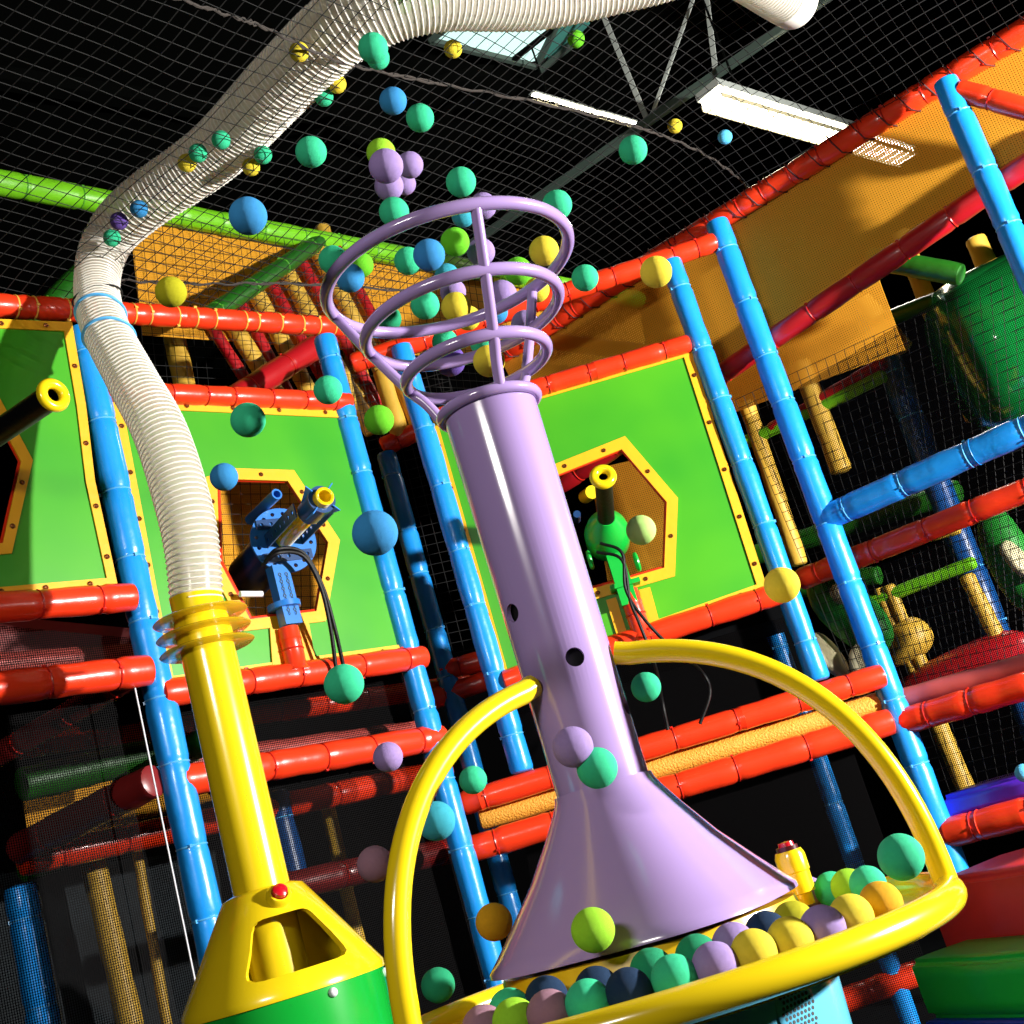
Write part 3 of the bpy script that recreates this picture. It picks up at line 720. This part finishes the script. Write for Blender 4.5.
# fine black screens below the decks
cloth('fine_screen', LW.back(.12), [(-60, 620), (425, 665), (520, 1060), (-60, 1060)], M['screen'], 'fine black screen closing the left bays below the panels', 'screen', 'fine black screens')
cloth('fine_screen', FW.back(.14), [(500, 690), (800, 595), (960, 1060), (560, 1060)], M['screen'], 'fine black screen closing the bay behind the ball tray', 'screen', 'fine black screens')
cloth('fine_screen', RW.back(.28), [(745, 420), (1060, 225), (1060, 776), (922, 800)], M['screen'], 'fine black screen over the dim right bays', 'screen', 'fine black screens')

def netpanel(pl, quad, sp_, label, r=.0017, name='cargo_net'):
    P = [pl.at(*q) for q in quad]; mb = MB(); n = int(max((P[1]-P[0]).length, (P[2]-P[3]).length)/sp_); k = int(max((P[3]-P[0]).length, (P[2]-P[1]).length)/sp_)
    for i in range(n+1):
        t = i/n; mb.tube([P[0].lerp(P[1], t), P[3].lerp(P[2], t)], r, 3, caps=False)
    for i in range(k+1):
        t = i/k; mb.tube([P[0].lerp(P[3], t), P[1].lerp(P[2], t)], r, 3, caps=False)
    o = mb.build(name, M['netd'], origin=P[0], smooth=False); return tag(o, label, 'net', 'black cargo nets')
netpanel(RW.back(.35), [(735, 400), (1060, 250), (1060, 660), (860, 700)], .05, 'black cargo net filling the bay behind the blue bar')
netpanel(RW.back(.3), [(905, 730), (1060, 690), (1060, 778), (935, 806)], .05, 'black cargo net below the paired red rails at right')
netpanel(GB.back(-.1), [(130, 210), (620, 300), (640, 420), (150, 420)], .055, 'black cargo net in front of the ochre wall at the left')
netpanel(LW.back(.3), [(196, 455), (345, 455), (345, 640), (210, 640)], .05, 'black cargo net seen through the window of the blue-gun panel')
netpanel(FB, [(350, 370), (440, 345), (520, 640), (420, 660)], .05, 'black cargo net filling the narrow gap between two blue posts')

# ================================================================= interior
def inner(pl, a, b, r, m, label, cat='post', group='yellow padded posts inside the frame', name='padded_post', tie='tie_y', ties=False, step=.3):
    return padded(name, pl.at(*a), pl.at(*b), r, M[m], M[tie], label, cat, group, step, ties=ties)
IN = RW.back(1.0); IN2 = RW.back(1.6)
Y = [(IN, (746, 402), (800, 565), .045, 'yellow inner post just right of the green-gun panel'),
     (IN, (800, 362), (842, 472), .055, 'broad ochre inner post between the two blue posts on the right'),
     (IN2, (900, 232), (975, 420), .05, 'yellow inner post above the green slide, left one'),
     (IN2, (975, 238), (1050, 410), .055, 'yellow inner post above the green slide, right one'),
     (IN, (878, 588), (922, 690), .026, 'thin yellow inner post, left of the twin pair in the right bay'),
     (IN, (888, 585), (932, 688), .032, 'thicker yellow inner post, right of the twin pair in the right bay'),
     (IN, (966, 575), (1010, 662), .038, 'yellow inner post beside the lower dark blue post'),
     (IN, (930, 705), (975, 810), .045, 'yellow inner post under the paired red rails at right'),
     (IN, (862, 300), (905, 350), .05, 'short ochre post under the green rail near the slide')]
for pl, a, b, r, lab in Y: inner(pl, a, b, r, 'yellow_p', lab)
LI = LW.back(1.0)
for a, b, r, lab in (((152, 232), (192, 420), .055, 'yellow inner post right beside the hose bend'), ((90, 850), (132, 1030), .05, 'yellow inner post in the lower left bay'),
                     ((135, 842), (168, 1030), .022, 'slim yellow inner post beside the thicker one at lower left'), ((325, 795), (378, 1030), .035, 'yellow inner post behind the gap between pipe and hoop'),
                     ((382, 370), (402, 440), .05, 'yellow inner post left of the tall blue post beside the tower')):
    inner(LI if a[0] < 340 else FB, a, b, r, 'yellow_p', lab)
inner(FB, (398, 372), (425, 440), .05, 'ochre_r', 'ochre inner post tucked against the blue post left of the tower')
# steel cables
for a, b, lab in (((135, 688), (196, 985), 'thin pale steel cable in front of the left blue post'), ((500, 690), (545, 800), 'thin pale cable below the panel just left of the tower')):
    P0, P1 = LW.at(*a, out=.07), LW.at(*b, out=.07); o = MB().tube([P0, P1], .003, 6).build('steel_cable', M['white'], origin=P1); tag(o, lab, 'cable', 'steel cables')
# candy striped rollers
SPp = LW.back(.75)
for k in range(9):
    a = (330-15*k, 236+11*k); b = (a[0]+88, a[1]+165)
    if k > 6: b = (a[0]+70, a[1]+110)
    red = k % 2 == 0
    padded('padded_bar', SPp.at(*b), SPp.at(*a), .03 if red else .045, M['red_dark' if red else 'yellow_p'], M['tie_r'], ['first', 'second', 'third', 'fourth', 'fifth', 'sixth', 'seventh', 'eighth', 'ninth'][k]+(' slanting bar from the cage side, red, under the dark green rail' if red else ' slanting bar from the cage side, yellow, under the dark green rail'), 'bar', 'red and yellow slanting bars', ties=False)
inner(LW.back(.95), (322, 226), (362, 400), .045, 'yellow_p', 'upright yellow post behind the slanting bars, left of the cage')
inner(LW.back(.95), (342, 300), (372, 420), .045, 'ochre_r', 'ochre upright behind the blue post head left of the cage')
# green inner rails
for pl, a, b, r, m, lab in ((RB.back(.25), (868, 258), (962, 275), .05, 'green_d', 'green meshed rail jutting right above the slide'),
     (IN, (962, 290), (880, 322), .04, 'green_d', 'dark green rail under the jutting green rail by the slide'),
     (IN, (740, 445), (885, 375), .035, 'green', 'thin lime rail crossing the dim bay right of the panel'),
     (IN, (790, 590), (880, 575), .05, 'green_d', 'dark green rail behind the red rail in the right bay'),
     (IN, (862, 606), (975, 562), .032, 'green', 'lime rail along the top of the lower right bay'),
     (IN2, (740, 560), (960, 490), .06, 'green_d', 'dark green beam behind the slanting blue bar'),
     (LI, (20, 785), (150, 755), .07, 'green_d', 'dark green rail in the left bay between maroon beams'),
     (LI, (20, 870), (70, 855), .05, 'green_d', 'dark green rail low at the far left')):
    inner(pl, a, b, r, m, lab, 'rail', 'green rails inside the frame', 'padded_rail', 'tie_g')
inner(IN, (770, 430), (885, 362), .035, 'red_dark', 'thin deep red rail above the thin lime rail', 'rail', None, 'padded_rail')
inner(IN, (845, 560), (960, 530), .02, 'yellow_p', 'thin yellow edge under the slanting red rail', 'rail', None, 'padded_rail')
# slide tube
sa = IN.at(950, 372); dd = V((.93, -.12, .1)).normalized()
T = thing('tube_slide', sa, 'big glossy green tube slide behind the net at right', 'slide')
MB().lathe(sa, dd, [(.0, 0), (.30, .02), (.38, .08), (.41, .2), (.41, .75), (.44, .76), (.44, .82), (.41, .83), (.41, 2.2), (0, 2.2)], 48).build('tube_section', M['slide'], T)
MB().torus(sa+dd*.79, dd, .44, .02, 48, 10).build('joint_flange', M['slide'], T)
# printed cushions
def cushion(pl, c, w, h, m, lab, rot=0, name='printed_cushion'):
    o = pl.at(*c); mb = MB(); nu, nv = 20, 12; vs = []
    mb.sphere(o, 1, 24, 14)
    for i, v in enumerate(mb.v):
        q = v-o; k = 1+.08*mn.noise(q*1.6)
        x = math.copysign(abs(q.x)**.85, q.x)*w/2*k; z = math.copysign(abs(q.z)**.85, q.z)*h/2*k; y = q.y*.1
        mb.v[i] = o+pl.d*(x*math.cos(rot)-z*math.sin(rot))+V((0, 0, 1))*(x*math.sin(rot)+z*math.cos(rot))+pl.n*y
    ob = mb.build(name, m, origin=o); return tag(ob, lab, 'cushion', 'soft shapes inside the frame')
cushion(RW.back(.5), (848, 610), .25, .5, M['leaf'], 'green printed soft shape between the two blue posts', .5)
cushion(RW.back(.45), (846, 592), .12, .12, M['cream'], 'pale patch of a soft shape between the two blue posts', .3)
cushion(RW.back(.45), (829, 655), .07, .25, M['cream'], 'spotted cream soft shape left of the long blue post', .3)
cushion(RW.back(.45), (862, 665), .07, .2, M['cream'], 'spotted cream soft shape touching the long blue post', -.2)
cushion(IN, (905, 642), .3, .2, M['yellow_p'], 'round orange-yellow cushion behind the twin yellow posts', .2)
cushion(IN, (960, 672), .8, .22, M['red_dark'], 'deep red cushion bed above the paired red rails', .1)
cushion(RW.back(.6), (1012, 560), .2, .5, M['leaf'], 'green printed soft shape at the right edge', .1)
cushion(RW.back(.5), (1018, 560), .07, .2, M['cream'], 'cream and yellow patch of soft shape at the right edge', .3)
# speckled dark boards in the left bays
for pl, quad, m, lab in ((LW.back(1.25), [(-60, 880), (215, 850), (250, 1080), (-60, 1080)], 'board', 'speckled grey-blue board at the back of the lower left bay'),
                         (LW.back(1.25), [(-60, 610), (150, 630), (150, 690), (-60, 700)], 'maroon', 'dark maroon mat behind the far left rails')):
    P = [pl.at(*q) for q in quad]; o = MB().slab([P], pl.n, .03).build('padded_board', M[m], origin=P[0], smooth=False); tag(o, lab, 'board', 'dark boards in the left bays')
# decks of the frame (dark undersides)
for pl, a, b, off, lab in ((LW, (150, 655), (430, 640), .9, 'dark deck floor behind the blue-gun panel'), (FW, (500, 672), (800, 575), .9, 'dark deck floor behind the green-gun panel')):
    A_, B_ = pl.at(*a), pl.at(*b); z = A_.z-.05; A_.z = B_.z = z; A2, B2 = A_-pl.n*off, B_-pl.n*off
    o = MB().slab([[A_-pl.n*.15, B_-pl.n*.15, B2, A2]], (0, 0, 1), .05).build('deck_floor', M['floor'], origin=A_, smooth=False); tag(o, lab, 'deck', 'deck floors')

# ================================================================= foam blocks
def foam(name, corners, z0, z1, m, label, side=None):
    o = V((corners[0][0], corners[0][1], z0)); mb = MB(); n = 4
    me = bmesh.new(); vs = [me.verts.new(V((x, y, z0))-o) for x, y in corners]; f = me.faces.new(vs)
    r = bmesh.ops.extrude_face_region(me, geom=[f]); 
    for v in [g for g in r['geom'] if isinstance(g, bmesh.types.BMVert)]: v.co.z += z1-z0
    bmesh.ops.recalc_face_normals(me, faces=me.faces)
    bmesh.ops.bevel(me, geom=me.edges[:], offset=.02, segments=3, affect='EDGES')
    bmesh.ops.subdivide_edges(me, edges=me.edges[:], cuts=3, use_grid_fill=True)
    for v in me.verts: v.co += v.co.normalized()*.012*mn.noise((v.co+o)*4)
    d = bpy.data.meshes.new(name); me.to_mesh(d); me.free(); d.materials.append(M[m])
    for p in d.polygons: p.use_smooth = True
    ob = bpy.data.objects.new(name, d); COL.objects.link(ob); ob.location = o; return tag(ob, label, 'foam block', 'foam blocks')
def pl4(pts, Z): return [tuple(atz(*p, Z))[:2] for p in pts]
ZG = .68
g0 = atz(906, 963, ZG); g1_ = atz(1024, 954, ZG); g0.z = g1_.z = 0
gd = (g1_-g0).normalized(); gn = V((-gd.y, gd.x, 0)); gn = gn if gn.y > 0 else -gn
hg = ZG-aty(927, 1021, g0.y).z
P4 = lambda o, w, d_: [(p.x, p.y) for p in (o, o+gd*w, o+gd*w+gn*d_, o+gn*d_)]
dp = (atz(938, 941, ZG)-g0).dot(gn)
foam('foam_block', P4(g0, 1.4, dp-.01), ZG-hg, ZG, 'cubg', 'green foam block stacked in front of the red one at lower right')
foam('foam_block', P4(g0-gn*.04, 1.4, dp+.03), 0, ZG-hg-.003, 'cubb', 'blue foam block underneath the green one in the corner')
g1 = atz(938, 941, ZG); g1.z = 0; dp = (g1-g0).dot(gn); g1 = g0+gn*(dp+.01)+gd*((g1-g0).dot(gd)); zr = aty(962, 874, (g1+gd*.08).y).z
foam('foam_block', P4(g1, 1.4, .5), 0, zr, 'cubr', 'red foam block behind the green one at lower right')
pa, pb = RW.back(.03).at(948, 822), RW.back(.03).at(1060, 795)
dd = V((pb.x-pa.x, pb.y-pa.y, 0)).normalized(); nn = V((dd.y, -dd.x, 0)); nn = -nn if nn.y < 0 else nn
foam('crash_mat', [(p.x, p.y) for p in (pa, pa+dd*1.4, pa+dd*1.4+nn*.5, pa+nn*.5)], pa.z-.0, pa.z+.1, 'purple', 'purple crash mat on the ledge above the orange rail')

# ================================================================= balls
BR = .032
BC = dict(teal=(52, 190, 138), dteal=(28, 140, 96), green=(96, 186, 32), lime=(146, 204, 44), blue=(50, 132, 190), bteal=(52, 156, 176), lav=(152, 128, 184), purple=(96, 70, 150), dusk=(150, 112, 128), yellow=(222, 200, 54), ochre=(214, 158, 26), pale=(178, 222, 120), shaded_dark=(14, 42, 72), sky=(90, 190, 235), olive=(170, 166, 20))  # darkest tray-ball tone: shade is put into the base colour
BM = {k: mat('foam_ball_'+k, c, .85, var=.04, bump=.35, bscale=350, spec=.25) for k, c in BC.items()}
BME = {}
def ball(p, col, label, group, r=BR):
    if col not in BME:
        me = bpy.data.meshes.new('foam_ball'); bm = bmesh.new(); bmesh.ops.create_icosphere(bm, subdivisions=4, radius=1)
        for v in bm.verts: v.co *= 1+.012*mn.noise(v.co*2.5+V((len(BME), 0, 0)))
        bm.to_mesh(me); bm.free(); me.materials.append(BM[col])
        for f in me.polygons: f.use_smooth = True
        BME[col] = me
    o = bpy.data.objects.new('foam_ball', BME[col]); COL.objects.link(o); o.location = p; o.scale = (r, r, r)
    o.rotation_euler = (random.random()*6, random.random()*6, random.random()*6)
    return tag(o, label, 'ball', group)
def depth(x, y, r):           # from its apparent size
    d = ray(x, y); u = F*BR/r; return CAMP+d*(u/F)
AIR = [
(373,48,15,'teal','teal ball high up, in front of a second one below the hose'),(378,58,11.5,'teal','teal ball peeping out behind the one just below the hose'),
(393,101,13.7,'blue','blue ball up high beside a teal one, above the cage'),(420,118,14,'teal','teal ball up high to the right of the blue one'),
(311,152,15.5,'teal','teal ball flying alone left of the lavender cluster'),(381,153,14.5,'lime','lime green ball at the top of the lavender cluster'),
(386,166,17.3,'lav','nearest lavender ball of the cluster above the cage'),(410,165,13.3,'lav','lavender ball at the right of the cluster above the cage'),
(389,186,14.6,'lav','lavender ball at the bottom of the cluster above the cage'),(405,184,11,'lav','small far lavender ball peeping out of the cluster bottom'),
(394,212,15,'teal','teal ball touching the upper left of the top ring'),(461,182,15,'teal','teal ball just above the top ring near its middle'),
(483,206,13.5,'lav','lavender ball behind the front of the top ring'),(463,216,11.5,'bteal','blue-green ball behind the top ring, mostly hidden'),
(557,205,15,'teal','teal ball behind the right part of the top ring'),(633,150,14.3,'teal','teal ball alone on the black net right of the cage'),
(248,216,19,'blue','large near blue ball in front of the lime rail'),(171,292,15.5,'olive','olive yellow ball beside the hose bend'),
(333,260,14.5,'teal','green-teal ball at the left end of the top ring'),(361,265,12.5,'green','green ball half hidden behind a blue one in the cage left'),
(350,278,14.5,'blue','dark blue ball inside the left end of the top ring'),(408,261,14,'teal','teal ball left of a blue one inside the cage'),
(429,255,16,'blue','blue ball in the middle of the cage'),(455,242,14.5,'green','green ball under the front of the top ring'),
(481,252,14,'lav','lavender ball behind the front cage upright'),(544,251,15,'yellow','yellow ball at the right inside the top ring'),
(585,278,13.5,'teal','teal ball just outside the cage, before the red rail'),(656,272,16,'yellow','pale yellow ball in front of the blue post head'),
(388,319,13.5,'dteal','dark teal ball inside the left of the middle ring'),(425,305,14.5,'teal','teal ball between two rings left of a yellow ball'),
(456,307,15,'yellow','yellow ball at the centre of the cage'),(453,292,13,'lav','lavender ball behind the central yellow ball'),
(502,295,15,'lav','lavender ball right of the front upright'),(518,271,14,'green','green ball behind the middle ring'),
(537,290,12.5,'yellow','yellow ball beside the right cage upright'),(525,324,14,'lav','lavender ball between the lower rings at right'),
(447,276,12.5,'bteal','blue-green ball behind the middle ring front'),(468,318,12.5,'yellow','yellow ball half hidden under the central yellow one'),
(496,312,12,'blue','blue ball behind the front upright, between rings'),(445,342,13,'teal','teal ball inside the lowest ring, left side'),
(484,343,14,'teal','teal ball inside the lowest ring behind the upright'),(450,361,15.5,'purple','dark purple ball down inside the lowest ring'),
(489,361,16,'yellow','yellow ball about to drop into the tower mouth'),
(328,390,14.5,'teal','teal ball before the top of the blue post left of the tower'),(379,420,15,'green','green ball between the blue posts left of the tower'),
(248,420,17.5,'teal','teal ball in front of the top rail of the blue-gun panel'),(224,477,14,'blue','blue ball at the upper left corner of the blue gun window'),
(375,533,23,'blue','large near blue ball at the right of the blue-gun panel'),(641,530,15,'pale','pale lime ball next to the green gun'),
(782,585,18,'yellow','yellow ball at the lower right corner of the green-gun panel'),(344,684,20,'teal','teal ball under the black hoses of the blue gun'),
(646,687,15,'teal','teal ball framed by the right hoop'),(388,757,15,'lav','lavender ball left of the left hoop, below a red rail'),
(473,780,14,'teal','small teal ball framed by the left hoop'),(573,747,20.5,'lav','lavender ball in front of the tower column foot'),
(597,768,20.5,'teal','teal ball in front of the tower column foot'),(436,821,19.5,'bteal','blue-green ball partly behind the left hoop'),
(375,864,18,'dusk','dusky lavender ball left of the left hoop, low down'),(494,922,18.5,'ochre','ochre ball left of the tower skirt'),
(438,985,17,'dteal','dark teal ball above the left end of the tray'),(593,930,22,'lime','lime ball falling in front of the tower skirt'),
(901,857,23,'teal','near teal ball above the right end of the tray'),(1024,773,9,'sky','light blue ball at the right edge above the purple mat'),
]
for x, y, r, c, lab in AIR: ball(depth(x, y, r), c, lab, 'foam balls flying through the air')
NET = [(299,52,9,'yellow','yellow ball on the hose part of the net near the top'),(337,84,11,'yellow','yellow ball on the net beside a teal one right of the hose'),
(324,97,10,'teal','teal ball on the net touching a yellow one right of the hose'),(221,140,9,'teal','teal ball on the net over the middle of the hose, upper one'),
(198,153,10,'teal','teal ball on the net over the hose beside a yellow one'),(187,163,9,'yellow','yellow ball on the net at the left side of the hose'),
(263,155,10,'teal','teal ball on the net just right of the hose'),(251,167,9.5,'yellow','yellow ball on the net just right of the hose'),
(139,209,9,'blue','blue ball on the net over the hose bend'),(119,221,8.5,'purple','purple ball on the net over the hose bend'),
(112,238,9,'teal','teal ball on the net at the lowest part of the hose bend'),(404,3,10,'green','green ball on the net at the top edge, left one'),
(430,-2,8,'green','green ball on the net at the top edge, right one'),(453,49,11,'yellow','yellow ball on the net at the left end of the skylight'),
(576,39,10,'green','green ball on the net at the right end of the skylight'),(675,126,9,'yellow','yellow ball on the net right of the truss joint'),
(725,137,8.5,'sky','light blue ball on the net beneath the lit lamp')]
for x, y, r, c, lab in NET:
    p = atz(x, y, 3.84)
    for _ in range(4): p = atz(x, y, nz(p.x, p.y)+BR*.9)
    ball(p, c, lab, 'foam balls lying on the ceiling net')
def floorz(rho):
    pr = [(0, 1.145), (.252, 1.14), (.264, 1.085), (.34, 1.078), (.44, 1.072), (.47, 1.072)]
    for (a, za), (b, zb) in zip(pr, pr[1:]):
        if rho <= b: return za+(zb-za)*(rho-a)/(b-a)
    return 1.072
TRAY = [(483,1011,'dusk','dusky lavender ball at the left end of the tray'),(503,992,'teal','teal ball behind the lime one at the tray left'),(520,1003,'lime','lime ball second from the left in the tray'),
(538,985,'shaded_dark','ball coloured dark for shade behind the left part of the tray row'),(547,1000,'dusk','dusky lavender ball between lime and teal in the tray'),(576,995,'teal','teal ball in the left half of the tray front'),
(599,990,'shaded_dark','ball coloured dark for shade, tucked right behind the left front teal ball'),(621,974,'shaded_dark','blue ball coloured dark for shade, left of the tray middle'),(652,963,'dteal','dark ball behind the middle teal ball of the tray'),
(673,971,'teal','teal ball in the middle of the tray front'),(699,938,'dteal','dark teal ball behind the front lavender one in the tray'),(726,922,'lav','lavender ball behind, under the skirt edge'),
(715,951,'lav','lavender ball at the front of the tray, right of middle'),(750,943,'yellow','first yellow ball right of the front lavender one'),(782,909,'olive','olive ball behind the tray row near the button column'),
(765,923,'shaded_dark','small ball coloured dark for shade between yellow balls in the tray'),(787,931,'yellow','second yellow ball in the right half of the tray'),(817,918,'lav','lavender ball between yellow balls at the tray right'),
(848,905,'yellow','third yellow ball along the tray front'),(875,891,'ochre','last ochre ball at the right end of the tray row'),(824,886,'teal','teal ball behind the right lavender ball'),
(841,881,'lime','lime ball at the back of the tray right end'),(868,875,'teal','teal ball behind the last ochre ball'),(819,878,'lav','lavender ball at the very back of the tray row')]
FRONT = {483, 520, 547, 576, 621, 673, 715, 750, 787, 817, 848, 875}
def toimg(p):
    u = p.y*CP+(p.z-H)*SP; b = F*(-p.y*SP+(p.z-H)*CP)/u; a = F*p.x/u
    return V((512+a*CR-b*SR, 512-a*SR-b*CR))
placed = []
for x, y, c, lab in TRAY:                  # every ball rests on the tray floor; the front row leans on the rim
    best = None
    for rho in ((.428,) if x in FRONT else (.32, .34, .36, .38, .4)):
        for k in range(-130, 60):
            t = math.radians(k); p = V((CX+rho*math.cos(t), CY+rho*math.sin(t), floorz(rho)+BR+.002)); d = (toimg(p)-V((x, y))).length
            if k < 0 and t < 0 and (best is None or d < best[0]): best = (d, p)
            elif x > 810 and x not in FRONT and (best is None or d < best[0]): best = (d, p)
    placed.append([best[1].x, best[1].y, c, lab, x in FRONT])
for _ in range(80):                        # let them settle side by side
    for i in range(len(placed)):
        for j in range(i):
            a, b = placed[i], placed[j]; dx, dy = a[0]-b[0], a[1]-b[1]; d = math.hypot(dx, dy) or 1e-6
            m = (1.9 if a[4] != b[4] else 1.8)*BR
            if d < m:
                w_ = .5 if a[4] == b[4] else (.05 if a[4] else .95); k = (m-d)/d
                a[0] += dx*k*w_; a[1] += dy*k*w_; b[0] -= dx*k*(1-w_); b[1] -= dy*k*(1-w_)
    for a in placed:
        v = V((a[0]-CX, a[1]-CY)); k_ = min(.432, max(.41 if a[4] else .3, v.length)); v = v.normalized()*k_; a[0], a[1] = CX+v.x, CY+v.y
placed = [a[:4] for a in placed]
for x, y, c, lab in placed:
    ball(V((x, y, floorz(math.hypot(x-CX, y-CY))+BR+.003)), c, lab, 'foam balls lying in the yellow tray')

# ================================================================= lights
def light(kind, name, loc, power, col, size=.2, target=None, spot=None, sy=None):
    l = bpy.data.lights.new(name, kind); l.energy = power; l.color = col
    if kind == 'AREA': l.size = size; 
    elif kind in ('POINT', 'SPOT'): l.shadow_soft_size = size
    if kind == 'AREA' and sy: l.shape = 'RECTANGLE'; l.size_y = sy
    if spot: l.spot_size = math.radians(spot); l.spot_blend = .3
    o = bpy.data.objects.new(name, l); COL.objects.link(o); o.location = loc
    if target is not None: o.rotation_euler = (V(target)-V(loc)).to_track_quat('-Z', 'Y').to_euler()
    return o
light('SPOT', 'key_lamp', (4.9, 1.85, 2.1), 3500, (1, .97, .92), .1, (.0, 4.0, 2.3), 110)
light('AREA', 'fill_lamp_left', (-1.6, -1.6, 3.2), 85, (1, .95, .88), 1.0, (0, 4, 1.8), sy=.35)  # unseen soft fill, added behind the camera for the shaded sides
light('AREA', 'lamp_tube_light', lc[0]-V((0, 0, .08)), 40, (1, .95, .85), .3, lc[0]-V((0, 0, 3)))
w = bpy.data.worlds.new('hall_air'); bpy.context.scene.world = w; w.use_nodes = True
w.node_tree.nodes['Background'].inputs[0].default_value = (.02, .022, .025, 1)

# ================================================================= camera
cam = bpy.data.cameras.new('camera'); co = bpy.data.objects.new('camera', cam); COL.objects.link(co)
cam.sensor_fit = 'HORIZONTAL'; cam.sensor_width = 36; cam.lens = F/1024*36; cam.clip_start = .05; cam.clip_end = 60
R_ = V((1, 0, 0)); Uv = V((0, -SP, CP)); Fw = V((0, CP, SP))
X = R_*CR-Uv*SR; Yc = R_*SR+Uv*CR
co.matrix_world = Matrix(((X.x, Yc.x, -Fw.x, 0), (X.y, Yc.y, -Fw.y, 0), (X.z, Yc.z, -Fw.z, H), (0, 0, 0, 1)))
S = bpy.context.scene; S.camera = co
S.view_settings.view_transform = 'Standard'; S.view_settings.look = 'None'; S.view_settings.gamma = 1; S.view_settings.exposure = 0.0
try: S.view_settings.use_curve_mapping = False
except Exception: pass
